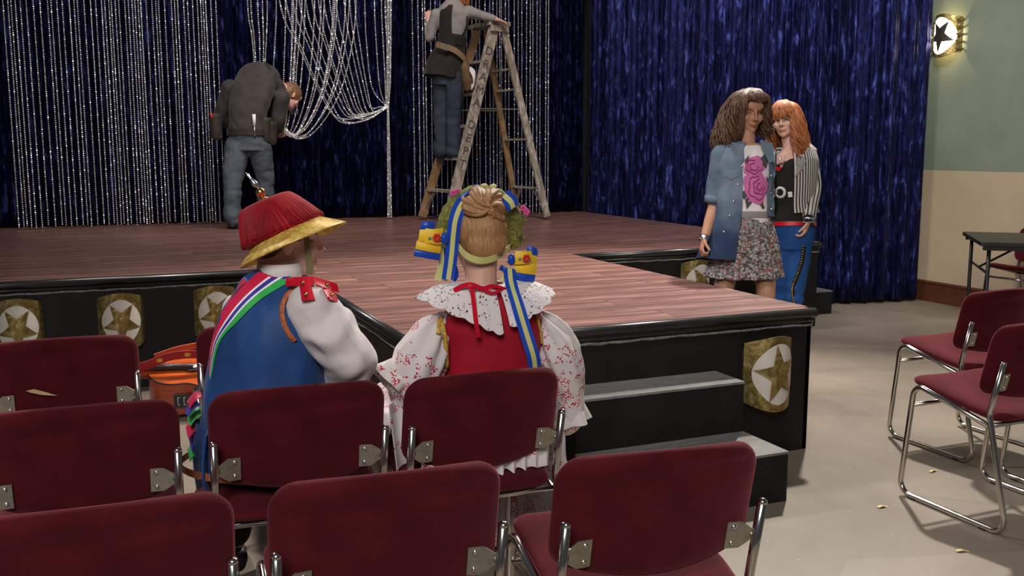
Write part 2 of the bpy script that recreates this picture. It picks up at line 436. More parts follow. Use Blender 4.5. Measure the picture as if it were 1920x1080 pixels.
plaque((2.735, AY+.028, .405), (1, 0, 0), (0, -1, 0), .26, .27, 'brass star plaque beside the steps on the apron corner', tilt=-.25, group=PLG)
plaque((4.02, SY+.028, .43), (1, 0, 0), (0, -1, 0), .25, .27, 'brass star plaque behind the girl in the floral skirt', tilt=.2, group=PLG)
sc = plaque((7.0, 6.56, 2.385), (0, -1, 0), (-1, 0, 0), .30, .30, 'lit brass star wall lamp on the green wall', 'wall_sconce', lit=True, tilt=.15)
for s in (-1, 1):
    for j in range(5):
        z = 2.385+(j-2)*.062
        MB().box((6.955, 6.56+s*.15, z), (.09, .006, .018)).build('side_slat', 'brass', sc, smooth=False)
ld = bpy.data.lights.new('sconce_bulb', 'POINT'); ld.energy = 5; ld.color = (1, .83, .55); ld.shadow_soft_size = .012
lo = bpy.data.objects.new('sconce_bulb', ld); C.objects.link(lo); lo.location = (6.955, 6.56, 2.385)

# ---- velvet curtains
def curtain(name, path, z0, z1, label, amp=.055, per=.16, seed=1, nz=20, hemr=.02, mt='velvet'):
    rnd = random.Random(seed); P = catmull([V((*p, 0)) for p in path], 40); S = [0]
    for i in range(1, len(P)): S.append(S[-1]+(P[i]-P[i-1]).length)
    L = S[-1]; n = int(L/.013); ph = [rnd.uniform(0, 6.28) for _ in range(6)]
    def at_s(s):
        for i in range(1, len(P)):
            if S[i] >= s: k = (s-S[i-1])/max(1e-9, S[i]-S[i-1]); return P[i-1].lerp(P[i], k), (P[i]-P[i-1]).normalized()
        return P[-1], (P[-1]-P[-2]).normalized()
    base = [at_s(L*i/n) for i in range(n+1)]
    def fn(u, v):
        i = round(u*n); p, d = base[i]; s = L*i/n; nn = V((-d.y, d.x, 0)); w_ = 2*PI/per
        wob = .35*noise.noise(V((s*1.3, v*.7, seed)))
        a = math.sin(s*w_+ph[0]+2.2*noise.noise(V((s*1.1, 0, seed)))+wob)
        b = math.sin(s*w_*2.37+ph[1]+wob*2); k = .6+.6*noise.noise(V((s*2.1, 3, seed)))
        off = amp*(a*abs(k)+.28*b+.6*noise.noise(V((s*7, v*1.2, seed+9)))*.5)*(.75+.35*(1-v))
        z = z0+(z1-z0)*v+(hemr*noise.noise(V((s*6, 0, seed+3))) if v < .001 else 0)
        return p+nn*off+V((0, 0, z))
    me = MB().grid(fn, n, nz); o = me.build(name, mt)
    so = o.modifiers.new('cloth', 'SOLIDIFY'); so.thickness = .004
    return tag(o, label, 'curtain')
curtain('velvet_curtain', [(-2.6, 10.14), (0, 10.16), (1.4, 10.14)], H+.012, 4.4, 'dark blue velvet curtain behind the left bead curtain', seed=3, hemr=.01, mt='velvet_shaded')
curtain('velvet_curtain', [(1.4, 10.16), (2.4, 10.17), (3.05, 10.15)], H+.012, 4.4, 'dark blue velvet curtain seen under the swagged bead strands', seed=13, per=.2, hemr=.01, mt='velvet_shaded')
curtain('velvet_curtain', [(3.05, 10.15), (4.2, 10.17), (5.18, 10.12)], H+.012, 4.4, 'dark blue velvet curtain behind the ladder', seed=5, hemr=.01, mt='velvet_shaded')
curtain('velvet_curtain', [(5.30, 10.2), (5.31, 9.2), (5.33, 8.2), (5.45, 7.5)], .03, 4.4, 'blue crushed velvet curtain hanging along the right side of the stage', seed=8, amp=.05, per=.15)
curtain('velvet_curtain', [(5.45, 7.5), (5.68, 7.08), (6.1, 6.80), (6.55, 6.70), (6.93, 6.68)], .03, 4.4, 'blue crushed velvet curtain reaching the floor beside the green wall', seed=11, amp=.05, per=.17)

# ---- crystal beads
def octa(m, p, r, rnd):
    ax = V((rnd.gauss(0, 1), rnd.gauss(0, 1), rnd.gauss(0, 1))).normalized(); R3 = Matrix.Rotation(rnd.uniform(0, PI), 3, ax)
    P = [p+R3 @ V(q)*r for q in ((1,0,0),(-1,0,0),(0,1,0),(0,-1,0),(0,0,1),(0,0,-1))]
    m.add(P, [(0,2,4),(2,1,4),(1,3,4),(3,0,4),(2,0,5),(1,2,5),(3,1,5),(0,3,5)])
def beads(pts, pitch, r, rnd):
    m = MB(); acc = 0; last = pts[0]; octa(m, last, r, rnd)
    for a, b in zip(pts, pts[1:]):
        L = (b-a).length; s = pitch-acc
        while s <= L: octa(m, a.lerp(b, s/L), r*rnd.uniform(.85, 1.15), rnd); s += pitch
        acc = L-(s-pitch)
    m.tube(pts[::max(1, len(pts)//12)] if len(pts) > 24 else pts, .0008, 3); return m
rnd = random.Random(4)
STR = []
for k in range(4):
    mm = beads([V((0, 0, 0)), V((0, 0, 2.9))], .0195, .0082, rnd).mesh('strand', smooth=False); mm.materials.append(MAT['crystal']); STR.append(mm)
def bead_panel(x0, x1, y, step, label, seed):
    r = thing('bead_curtain', ((x0+x1)/2, y, H), label, 'bead curtain'); rn = random.Random(seed); x = x0
    while x <= x1:
        o = bpy.data.objects.new('strand', rn.choice(STR)); C.objects.link(o); o.parent = r
        o.location = (x-(x0+x1)/2, rn.uniform(-.015, .015), rn.uniform(.012, .04)); o.rotation_euler = (rn.uniform(-.002, .002), rn.uniform(-.002, .002), rn.uniform(0, 6))
        x += step*rn.uniform(.55, 1.45)
bead_panel(-.72, 1.13, 9.93, .042, 'crystal bead curtain hanging at the left of the stage', 21)
bead_panel(3.08, 4.70, 9.93, .045, 'crystal bead curtain hanging behind the ladder', 22)
sw = thing('bead_swag', (2.2, 9.8, H), 'swagged crystal bead strands gathered to both sides at centre stage', 'bead curtain')
rn = random.Random(31)
def swag(uv, y0, y1):
    P = [at(u, v, y=y0+(y1-y0)*i/(len(uv)-1)) for i, (u, v) in enumerate(uv)]
    beads(catmull(P, 8), .019, .0088, rn).build('strand', 'crystal', sw, smooth=False)
for u0 in (524, 536, 549, 561, 573, 585, 597, 607, 618, 630, 645, 655, 665):     # caught at the right tie
    low = 232-max(0, (u0-524))*.17+rn.uniform(-7, 5); k = rn.uniform(.9, 1.1); T = (727, 200+rn.uniform(-3, 3))
    um = u0+(T[0]-u0)*.54
    swag([(u0-14, -240), (u0, 0), (u0+(um-u0)*.33, low*.42*k), (u0+(um-u0)*.72, low*.80), (um, low-4), (um+(T[0]-um)*.55, low-4-(low-200)*.12), T], 9.78, 9.86)
for u0 in (684, 702, 715, 722):
    swag([(u0-1, -240), (u0, 0), (u0+4, 90), (u0+14-(u0-684)*.2, 165), (724, 200)], 9.8, 9.86)
for u0 in (548, 556, 572, 590, 602, 608, 625, 628, 632, 648, 655, 668):          # caught at the left by the bent worker
    low = 236+(u0-548)*.16+rn.uniform(-8, 6); T = (527, 236+rn.uniform(-6, 4)); um = T[0]+(u0-T[0])*.50
    swag([(u0+6, -240), (u0, 0), (u0-(u0-um)*.13, low*.36), (u0-(u0-um)*.45, low*.70), (um, low*.95), (um-(um-T[0])*.5, low+9), T], 9.70, 9.62)
for u0, u1 in ((464, 479), (470, 481), (483, 488), (492, 494), (501, 496), (518, 512), (535, 532), (550, 545), (556, 549), (566, 555)):
    swag([(u0-3, -240), (u0, 0), ((u0+u1)/2+1, 70), (u1, 150), (u1+3, 215)], 9.76, 9.72)
col = thing('bead_column', at(730, 411, y=9.88), 'dense hanging bundle of crystal bead strands right of the swag', 'bead curtain')
for k in range(13):
    a = rn.uniform(0, 6.28); q = .006+.026*math.sqrt(rn.random()); p = V((2.79+q*math.cos(a), 9.88+q*math.sin(a), H+.015)); tie = V((2.787, 9.87, 1.84))
    pin = p.lerp(tie, .55); pin.z = 1.84
    beads(catmull([p, p.lerp(pin, .5), V((pin.x, pin.y, 1.7)), pin, V((p.x+.02, p.y, 2.2)), V((p.x+.045, p.y, 3.2)), V((p.x+.05, p.y, 4.2))], 6), .0155, .0078, rn).build('strand', 'crystal', col, smooth=False)
# ---- materials
t = NT('maroon_fabric'); co = t.co((1, 1, 1)); f = t.noise(420, 2, co); g = t.noise(9, 3, co)
t.base(t.mix(t.ramp(g, [(.35, 0.0), (.7, 1.0)]), (.056, .0033, .006), (.085, .006, .0105))).set(.9, spec=.15, sheen=.5, tint=(.85, .24, .30)).bump(f, .25, .004)
NT('chrome').base((.62, .59, .54)).set(.16, 1)
plain('bracket_steel', (.42, .40, .33), .34, .85, var=.2, scale=40)
NT('screw_steel').base((.7, .7, .72)).set(.2, 1)
plain('black_plastic', (.012, .012, .012), .45)
plain('torn_foam', (.5, .36, .2), .9)
plain('table_black', (.022, .023, .022), .38, var=.25, scale=8)
t = NT('ladder_wood'); co = t.co((6, 6, 1.2)); f = t.noise(4, 4, co, .6, .5); g = t.noise(7, 4, t.co((3, 3, 1.4)), .6); q = t.noise(6, 2, t.co((2, 2, 1), rot=(.3, .2, .1)))
wd = t.ramp(f, [(.3, (.17, .14, .105)), (.7, (.34, .29, .23))])
wd = t.mix(t.ramp(g, [(.5, 0.0), (.58, .8)]), wd, (.47, .42, .36)); wd = t.mix(t.ramp(q, [(.66, 0.0), (.7, .75)]), wd, (.42, .12, .10))
t.base(wd).set(.75).bump(f, .15)
plain('ladder_orange', (.27, .165, .075), .6, var=.3, scale=12)
plain('ladder_letter', (.06, .05, .05), .8)
t = NT('guitar_top'); f = t.noise(4, 4, t.co((2, 40, 2))); t.base(t.ramp(f, [(.3, (.5, .075, .012)), (.7, (.72, .15, .03))])).set(.18, coat=.6)
t = NT('guitar_side'); f = t.noise(4, 4, t.co((2, 2, 30))); t.base(t.ramp(f, [(.3, (.24, .03, .008)), (.7, (.42, .065, .014))])).set(.18, coat=.6)
plain('guitar_dark', (.02, .012, .01), .35)
plain('strap_red', (.32, .015, .02), .7); plain('strap_orange', (.55, .10, .03), .7); plain('strap_gold', (.66, .42, .07), .6)
plain('mark_white', (.75, .75, .72), .5)
plain('scrap', (.62, .52, .22), .8)

# ---- stacking chair
def pad(W, z0, z1, r, T, mp, nu=26, nv=22):
    m = MB()
    def half(s):
        def fn(u, v):
            # more samples near the rims
            a = math.sin((u-.5)*PI); b = math.sin((v-.5)*PI); q = z0+(z1-z0)*(b+1)/2; xl = W
            d = min(q-z0, z1-q)
            if d < r: xl = W-r+math.sqrt(max(0, r*r-(r-d)**2))
            t_ = T*(max(0, 1-abs(a)**8)**.5)*(max(0, 1-abs(b)**10)**.5)
            return mp(a*xl, q, s*t_, a, b)
        return fn
    m.grid(half(1), nu, nv); n0 = len(m.f); m.grid(half(-1), nu, nv); m.f = m.f[:n0]+[tuple(reversed(q)) for q in m.f[n0:]]
    return m
def make_chair():
    c = thing('stacking_chair', (0, 0, 0), '-', 'chair')
    def seat_map(x, q, t_, a, b):
        cr = .012*(1-a*a) if t_ > 0 else 0
        return V((x*(1-.05*(q < -.1)*(-.1-q)/.1), q, .452+.16*q+t_-cr*.6))
    pad(.222, -.215, .205, .05, .024, seat_map).build('seat', 'maroon_fabric', c, recalc=True)
    def back_map(x, q, t_, a, b):
        y = -.205+.045*a*a-(q-.60)*.235; z = q-(.030*(1-a*a) if q < .6 else 0)*min(1, (.6-q)/.14)
        if t_ < 0: y += .011*math.exp(-((q-.715-.012*a)/.011)**2)*(1-abs(a)**6)
        return V((x, y+t_, z+.012*(1-a*a)*(q > .7)*(q-.7)/.07))
    pad(.2375, .500, .768, .062, .021, back_map).build('backrest', 'maroon_fabric', c, recalc=True)
    for s in (-1, 1):
        x = s*.2275; k = s*.004
        P = fillet([(x, -.235, .635), (x, -.19, .44), (x, -.298, .0115), (x, .215, .0115), (x, .165, .474), (x-s*.004, -.189, .392)], [.05, .05, .05, .045])
        fr = MB().tube(P, .0112, 10).build('side_frame', 'chrome', c)
        MB().ell((x, -.2355, .637), (.0114, .0114, .009)).build('end_cap', 'chrome', fr)
        for y in (-.2, .14): MB().box((x, y, .004), (.02, .03, .008)).build('glide', 'black_plastic', fr, smooth=False)
        # bracket plate fixed to the rear of the backrest
        bx = x-s*.008
        pts = [(0, -.013), (-s*.027, -.034), (-s*.060, -.034), (-s*.060, .034), (-s*.027, .034), (0, .013)]
        if s > 0: pts = pts[::-1]
        Y = V((0, -.235, 1)).normalized(); zc = .555; y0 = -.2195-(zc-.60)*.235
        o0 = V((bx, y0+.001, zc))
        br = MB().prism(pts, o0, (1, -s*.12, 0), Y, .003).build('bracket', 'bracket_steel', c, smooth=False)
        br.data.update()
        for q in (-.021, .021):
            p = o0+V((-s*.045, .0016, 0))+Y*q
            MB().ell(p, (.0062, .0045, .0062)).build('screw', 'screw_steel', br)
        MB().tube([(x, y0-.002, zc), (bx-s*.006, y0+.001, zc)], .006, 8).build('weld', 'bracket_steel', br)
    MB().tube([(-.226, -.188, .3915), (.226, -.188, .3915)], .009, 10).build('cross_bar', 'chrome', c)
    MB().tube([(-.226, .168, .385), (.226, .168, .385)], .009, 10).build('cross_bar', 'chrome', c)
    return c
chair0 = make_chair(); used = [False]
def chair(x, y, deg, label, group=None):
    o = chair0 if not used[0] else copy_tree(chair0)
    used[0] = True; o.location = (x, y, 0); o.rotation_euler = (0, 0, math.radians(deg)); o['label'] = label
    o['group'] = group or 'maroon stacking chairs'
    return o
def ch_posts(l, r_, label):                    # from the two back post tops
    l, r_ = V(l), V(r_); c = (l+r_)/2; a = math.atan2(r_.y-l.y, r_.x-l.x); n = V((-math.sin(a), math.cos(a)))
    p = c+n*.235; return chair(p.x, p.y, math.degrees(a), label)
ch_posts((.267, 1.772), (.717, 1.745), 'maroon stacking chair in the nearest row, at the centre bottom of the picture')
ch_posts((.834, 1.695), (1.293, 1.644), 'maroon stacking chair in the nearest row, in front of the black steps')
ch_posts((-.27, 1.80), (.187, 1.781), 'maroon stacking chair in the nearest row, cut off at the bottom left corner')
chC = ch_posts((.23, 2.545), (.685, 2.519), 'maroon stacking chair the boy in the blue vest sits on')
chD = ch_posts((.752, 2.484), (1.207, 2.475), 'maroon stacking chair the girl in the embroidered dress sits on')
ch_posts((-.315, 2.55), (.141, 2.534), 'maroon stacking chair in the second row at the left edge, empty')
chG = ch_posts((-.38, 3.52), (.076, 3.507), 'maroon stacking chair with a torn back in the row nearest the stage')
ch_posts((.29, 3.542), (.745, 3.53), 'maroon stacking chair behind the boy, between him and the guitar')
chair(3.168, 2.66, 0, 'nearest maroon stacking chair on the right side of the aisle')
chair(3.73, 3.30, 0, 'maroon stacking chair on the right side, the one standing nearer the stage')
chair(3.74, 2.66, 0, 'maroon stacking chair at the right edge, only its chrome legs showing')
chair(6.685, 5.36, 92, 'maroon stacking chair behind the black folding table by the wall')
tb = MB().add([(-.045, 0, .004), (-.02, 0, .008), (.02, 0, -.008), (.05, 0, -.022), (.0, .001, -.014), (-.03, .001, -.004)], [(0, 1, 2, 3, 4, 5)])
for v in tb.v: v += V((-.075, -.2325, .60))
tb.f.append(tuple(reversed(tb.f[0]))); o = tb.build('tear', 'torn_foam', chG, smooth=False)
o.data.transform(Matrix.Translation(chG.location)); o['label'] = 'pale tear in the fabric'

# ---- step ladder
lad = thing('step_ladder', (3.65, 9.33, H), 'paint-spattered wooden step ladder lettered DRAMA DEPT on the stage', 'ladder')
wv = V((.08, -.6, 0)); LF = V((3.045, 9.605, H)); SN = V((4.244, 9.065, H)); apex = V((3.70, 9.33, 2.60)); wn = wv.normalized()
sp = V((1, .13, 0)).normalized()
rails = {}
def rail_(key, foot, top, m, w_=.085, t_=.03):
    d = (top-foot).normalized(); side = sp-d*sp.dot(d)
    rails[key] = (foot, top); return MB().bar(foot+d*.034, top, w_, t_, side).build('side_rail', m, lad, smooth=False)
rail_('cf', LF, apex-wn*.16-sp*.045, 'ladder_orange')
r_let = rail_('cn', LF+wv, apex+wn*.19-sp*.045, 'ladder_wood', .105)
rail_('sf', SN-wv, apex-wn*.16+sp*.06, 'ladder_orange', .06)
rail_('sn', SN, apex+wn*.19+sp*.06, 'ladder_wood', .07)
def atz(k, z): a, b = rails[k]; return a.lerp(b, (z-a.z)/(b.z-a.z))
for i, z in enumerate((.985, 1.305, 1.625, 1.945, 2.265)):
    a, b = atz('cf', z), atz('cn', z); MB().bar(a, b, .10, .026, sp).build('step', 'ladder_wood', lad, smooth=False)
    if i == 0:
        for k, e_ in (('cf', 1), ('cn', -1)):
            q = atz(k, z-.2); MB().bar(q, a.lerp(b, .25 if e_ > 0 else .75), .03, .012, sp).build('brace', 'ladder_wood', lad, smooth=False)
for i, z in enumerate((1.0, 1.50, 2.0, 2.2)):
    a, b = atz('sf', z), atz('sn', z); MB().bar(a, b, .045, .02, sp).build('rung', 'ladder_wood', lad, smooth=False)
    if i == 0:
        for k, e_ in (('sf', 1), ('sn', -1)):
            q = atz(k, z-.2); MB().bar(q, a.lerp(b, .3 if e_ > 0 else .7), .025, .012, sp).build('brace', 'ladder_wood', lad, smooth=False)
MB().bar(apex-wn*.22+V((0, 0, .035)), apex+wn*.235+V((0, 0, .035)), .24, .04, sp).build('top_cap', 'ladder_wood', lad, smooth=False)
MB().bar(apex+wn*.215, apex+wn*.235, .20, .085, sp).build('cap_plate', 'ladder_wood', lad, smooth=False)
for s in (-1, 1): MB().bar(atz('cn' if s > 0 else 'cf', 1.8), atz('sn' if s > 0 else 'sf', 1.8), .012, .006, (0, 0, 1)).build('spreader', 'bracket_steel', lad, smooth=False)
def letter(ch, m, parent, o, ex, ey, size):
    cu = bpy.data.curves.new('l', 'FONT'); cu.body = ch; cu.size = size; cu.align_x = 'CENTER'; cu.align_y = 'CENTER'; cu.extrude = .0012
    ob = bpy.data.objects.new('l', cu); C.objects.link(ob); dg = bpy.context.evaluated_depsgraph_get(); dg.update()
    me = bpy.data.meshes.new_from_object(ob.evaluated_get(dg)); bpy.data.objects.remove(ob)
    ex, ey = V(ex).normalized(), V(ey).normalized(); ez = ex.cross(ey)
    X = Matrix((ex, ey, ez)).transposed().to_4x4(); X.translation = V(o)-parent_off(parent); me.transform(X)
    me.materials.append(MAT[m]); oo = bpy.data.objects.new('letter', me); C.objects.link(oo); oo.parent = parent; return oo
foot, top = rails['cn']; d = (top-foot).normalized(); ex = (sp-d*sp.dot(d)).normalized(); nrm = ex.cross(d)
k = 0
for ch in 'DRAMA DEPT':
    if ch != ' ':
        p = foot.lerp(top, .875-k*.066)+nrm*.0165; letter(ch, 'ladder_letter', lad, p, ex, d, .115)
    k += 1 if ch != ' ' else .7

# ---- folding table at the right wall
tf = V((5.99, 5.38, .776)); e1 = V((.76, -.65, 0)); e2 = V((-.65, -.76, 0)); TL, TW = 1.02, .88
tab = thing('folding_table', (tf+e1*TL/2+e2*TW/2)*1.0-V((0, 0, .776)), 'black folding table with thin dark legs by the right wall', 'table')
def tq(a, b, z): q = tf+e1*a+e2*b; return V((q.x, q.y, z))
MB().bar(tq(0, TW/2, .763), tq(TL, TW/2, .763), TW, .026, e2).build('table_top', 'table_black', tab, smooth=False)
for b in (.03, TW-.03): MB().bar(tq(.02, b, .735), tq(TL-.02, b, .735), .03, .03, (0, 0, 1)).build('apron_rail', 'black_plastic', tab, smooth=False)
for a in (.06, TL-.06):
    for b in (.05, TW-.05): MB().tube([tq(a, b, .74), tq(a, b, 0.0)], .013, 8).build('leg', 'table_black', tab)
    MB().tube([tq(a, .05, .56), tq(a, TW-.05, .56)], .009, 8).build('leg_brace', 'table_black', tab)
    s = 1 if a < .5 else -1
    MB().tube([tq(a, TW/2, .56), tq(a+s*.28, TW/2, .73)], .008, 8).build('fold_brace', 'table_black', tab)

# ---- guitar on the floor by the stage
gt = thing('acoustic_guitar', (.42, 5.33, 0), 'orange-red acoustic guitar with a red strap lying by the stage', 'guitar')
def outline(n=64):
    P = []
    for i in range(n):
        a = 2*PI*i/n; x = .25*math.cos(a); y = math.sin(a)
        wd = .195-.045*(x/.25)+0*y
        wst = 1-.24*math.exp(-((x-.04)/.075)**2); P.append((x, (abs(y)**.8)*math.copysign(1, y)*wd*wst))
    return P
def gpt(a, b, z): q = V((.42, 5.33, 0)); ux = V((-.985, .17, 0)); uy = V((-.17, -.985, 0)); return q+ux*a+uy*b+V((0, 0, z-.30*b+.05))
O = outline(); Z0, Z1 = .012, .185
gb = MB().loft([[gpt(a*k, b*k, z) for a, b in O] for k, z in ((.97, Z0), (1, Z0+.012), (1, Z1-.008))], True).build('body', 'guitar_side', gt, recalc=True); smooth_angle(gb)
tp = MB().loft([[gpt(a*k, b*k, z) for a, b in O] for k, z in ((.99, Z1-.006), (.99, Z1), (.6, Z1+.001), (.2, Z1+.001))], True).build('soundboard', 'guitar_top', gt, recalc=True); smooth_angle(tp)
MB().tube([gpt(a, b, Z1-.004) for a, b in O+[O[0]]], .0045, 6).build('binding', 'guitar_dark', gt)
MB().bar(gpt(.02, 0, Z1+.012), gpt(.60, 0, Z1+.03), .058, .016, (-.17, -.985, 0)).build('fingerboard', 'guitar_dark', gt, smooth=False)
MB().tube([gpt(.22, 0, Z1-.015), gpt(.60, 0, Z1+.01)], [.03, .022], 10).build('neck', 'guitar_side', gt)
MB().bar(gpt(.60, 0, Z1+.012), gpt(.76, 0, Z1-.005), .075, .016, (-.17, -.985, 0)).build('headstock', 'guitar_dark', gt, smooth=False)
MB().lathe([(.05, 0), (.05, .002)], gpt(.02, 0, Z1+.0005)).build('sound_hole', 'guitar_dark', gt)
MB().box(gpt(-.14, 0, Z1+.006), (.03, .15, .012)).build('bridge', 'guitar_dark', gt, smooth=False)
for k in range(6): MB().tube([gpt(-.14, (k-2.5)*.009, Z1+.014), gpt(.62, (k-2.5)*.008, Z1+.042)], .0012, 4).build('string', 'screw_steel', gt)
for k in range(12): MB().bar(gpt(.12+k*.04, -.027, Z1+.0215+k*.0012), gpt(.12+k*.04, .027, Z1+.0215+k*.0012), .003, .002, (1, 0, 0)).build('fret', 'screw_steel', gt, smooth=False)
# preamp panel on the side that faces the room
pc = min(range(64), key=lambda i: (O[i][0]-.085)**2+(O[i][1]-.15)**2)
pn = gpt(.055, .158, .10); sd = V((.985, -.17, 0)); nr_ = V((-.17, -.985, 0))
pp = MB().bar(pn-sd*.055+nr_*.004, pn+sd*.055+nr_*.004, .068, .02, (0, 0, 1)).build('preamp_panel', 'black_plastic', gt, smooth=False)
for a0, b0, a1, b1 in ((-.035, -.02, -.035, .02), (-.035, -.02, -.024, -.02), (-.035, .02, -.024, .02), (-.005, -.02, -.005, .02), (-.005, -.02, .006, -.02), (-.005, .02, .006, .02), (.018, -.01, .04, .018), (.018, -.015, .036, -.02)):
    MB().tube([pn+sd*a0+nr_*.0148+V((0, 0, b0)), pn+sd*a1+nr_*.0148+V((0, 0, b1))], .0016, 5).build('panel_mark', 'mark_white', pp)
sp_ = catmull([gpt(.34, .02, Z1+.02), gpt(.24, .05, Z1+.06), gpt(.12, .06, Z1+.105), gpt(-.04, .05, Z1+.10), gpt(-.2, .03, Z1+.05), gpt(-.25, 0, Z1-.02)], 6)
stp = MB().ribbon(sp_, .055, V((-.1, -.5, .85)), .0025).build('strap', 'strap_red', gt)
sp2 = catmull([gpt(.22, -.05, Z1+.05), gpt(.08, -.06, Z1+.085), gpt(-.1, -.06, Z1+.10), gpt(-.25, -.05, Z1+.06)], 6)
MB().ribbon(sp2, .045, V((-.1, -.6, .75)), .0025).build('strap_edge', 'strap_orange', stp)
for q in (9, 15, 21):
    c0 = sp_[q]; tt = (sp_[q+1]-sp_[q-1]).normalized(); sd_ = V((-.1, -.5, .85)); sd_ = (sd_-tt*sd_.dot(tt)).normalized(); nn = tt.cross(sd_)
    if nn.y > 0: nn = -nn
    m = MB(); pts = star(.019, .009)
    pts = [((.02 if i % 2 else .009)*math.cos(2*PI*i/20), (.02 if i % 2 else .009)*math.sin(2*PI*i/20)) for i in range(20)]
    m.prism(pts, c0+nn*.003, tt, sd_, .001); m.prism(pts, c0+nn*.003, tt, sd_, -.001)
    m.build('sun_motif', 'strap_gold', stp, smooth=False)

# ---- scraps on the floor
for u, v, lab in ((1805, 1034, 'small yellow paper scrap on the floor beside the nearest right chair'), (1750, 884, 'small yellow paper scrap under the right chairs'), (1655, 951, 'small pale scrap on the open floor left of the right chairs')):
    p = at(u, v, z=0); m = MB(); a = random.uniform(-.4, .4)
    m.slab(lambda i, j: p+V((math.cos(a), math.sin(a), 0))*((i-.5)*.05)+V((-math.sin(a), math.cos(a), 0))*((j-.5)*.014)+V((0, 0, .004+.004*math.sin(i*5))), 5, 2, .001)
    tag(m.build('paper_scrap', 'scrap'), lab, 'scrap')
# ================================================================== people
def skin(name, c, sp=.35):
    t = NT(name); f = t.noise(18, 3, t.co()); t.base(t.ramp(f, [(.3, tuple(x*.92 for x in c)), (.7, tuple(min(1, x*1.06) for x in c))])).set(.5, spec=sp, sss=.08); return t
skin('skin_pale', (.66, .385, .305)); skin('skin_tan', (.46, .235, .145)); skin('skin_fair', (.62, .36, .27))
NT('eye_white').base((.50, .47, .45)).set(.2); NT('iris').base((.05, .03, .02)).set(.15); plain('lash', (.015, .01, .008), .7)
plain('lip_pink', (.50, .15, .13), .4); plain('lip_dark', (.34, .10, .085), .4)
def hairm(name, a, b, sc=(60, 60, 6)):
    t = NT(name); f = t.noise(3, 4, t.co(sc), .6, .3); t.base(t.ramp(f, [(.3, a), (.7, b)])).set(.42, spec=.5).bump(f, .35, .006)
hairm('hair_brown', (.036, .015, .007), (.16, .072, .033)); hairm('hair_red', (.17, .04, .012), (.55, .19, .055)); hairm('hair_blond', (.20, .09, .032), (.56, .30, .125), (170, 170, 7))
hairm('hair_light_brown', (.10, .045, .018), (.26, .13, .055))
def cloth(name, a, b=None, rough=.85, sc=8, fine=300, sheen=.1, bump=.12):
    b = b or tuple(min(1, x*1.25) for x in a); t = NT(name); co = t.co(); f = t.noise(sc, 3, co); g = t.noise(fine, 2, co)
    t.base(t.ramp(f, [(.3, a), (.7, b)])).set(rough, spec=.25, sheen=sheen).bump(g, bump, .003)
cloth('cloth_white', (.66, .60, .60), (.74, .68, .68)); cloth('satin_blue', (.012, .045, .15), (.024, .080, .26), .58, 6); cloth('cloth_black', (.012, .011, .010), (.02, .017, .015))
cloth('sash_red', (.55, .012, .055), None, .4); cloth('sash_blue', (.045, .035, .30), None, .4); cloth('sash_green', (.04, .40, .09), None, .4); cloth('sash_white', (.78, .76, .82), None, .5)
cloth('ribbon_red', (.52, .006, .025), None, .35); cloth('ribbon_blue', (.012, .05, .38), (.02, .09, .55), .32); cloth('ribbon_yellow', (.60, .58, .20), (.70, .68, .30), .4); cloth('ribbon_gold', (.78, .48, .03), None, .45)
cloth('fringe_red', (.24, .003, .008), (.38, .006, .016), .7); cloth('felt_red', (.40, .005, .02), None, .6)
t = NT('brocade_gold'); co = t.co(); v_ = t.vor(38, co, 'DISTANCE_TO_EDGE'); f = t.noise(30, 3, co, .6, 2)
t.base(t.mix(t.ramp(f, [(.45, 0.0), (.55, 1.0)]), (.56, .33, .045), (.74, .52, .13))).set(.35, .15).bump(f, .25, .006)
plain('olive_strap', (.17, .13, .055), .7); plain('gold_metal', (.62, .40, .14), .25, 1, var=.2); plain('silver_metal', (.65, .68, .72), .22, 1)
plain('braid_orange', (.42, .12, .05), .8, var=.5, scale=160); plain('braid_gold', (.50, .30, .05), .7, var=.6, scale=170)
cloth('red_wool', (.30, .004, .016), (.40, .007, .026), .75, 5)
def embroidered(name, base, red, bands):
    t = NT(name); co = t.co(); x, y, z = t.sep(co)
    wav = t.math('MULTIPLY', t.math('SINE', t.math('MULTIPLY', t.math('ADD', x, y), 42.0)), .012)
    zz = t.math('ADD', z, wav); tot = None
    for lo, hi in bands:
        q = t.math('MULTIPLY', t.math('GREATER_THAN', zz, lo), t.math('LESS_THAN', zz, hi)); tot = q if tot is None else t.math('MAXIMUM', tot, q)
    d = t.vor(150, co); dots = t.math('LESS_THAN', d, .46); patch = t.math('LESS_THAN', t.vor(34, co), .50)
    m1 = t.math('MULTIPLY', t.math('MULTIPLY', dots, patch), tot)
    d2 = t.vor(150, co); sp2 = t.math('MULTIPLY', t.math('LESS_THAN', d2, .42), t.math('LESS_THAN', t.vor(15, co), .26))
    mm = t.math('MAXIMUM', m1, t.math('MULTIPLY', sp2, .85))
    t.base(t.mix(mm, base, red)).set(.85, spec=.2).bump(t.noise(250, 2, co), .12, .003)
embroidered('embroidered_white', (.70, .64, .63), (.50, .02, .06), [(.735, .80), (.70, .715), (.60, .69), (.30, .42), (.12, .22), (.50, .53)])
t = NT('lace_white'); co = t.co(); a = t.vor(105, co); b = t.vor(30, co); r1 = t.math('LESS_THAN', a, .36); r2 = t.math('MULTIPLY', t.math('GREATER_THAN', b, .20), t.math('LESS_THAN', b, .55))
hole = t.math('MULTIPLY', r1, r2); t.base((.76, .70, .70)).set(.85, alpha=t.math('SUBTRACT', 1, hole)).bump(a, .3, .004)
t = NT('moss'); f = t.noise(60, 4, t.co(), .7, 1.5); t.base(t.ramp(f, [(.3, (.10, .11, .015)), (.5, (.26, .26, .05)), (.7, (.42, .41, .12))])).set(.9).bump(f, 1, .02)
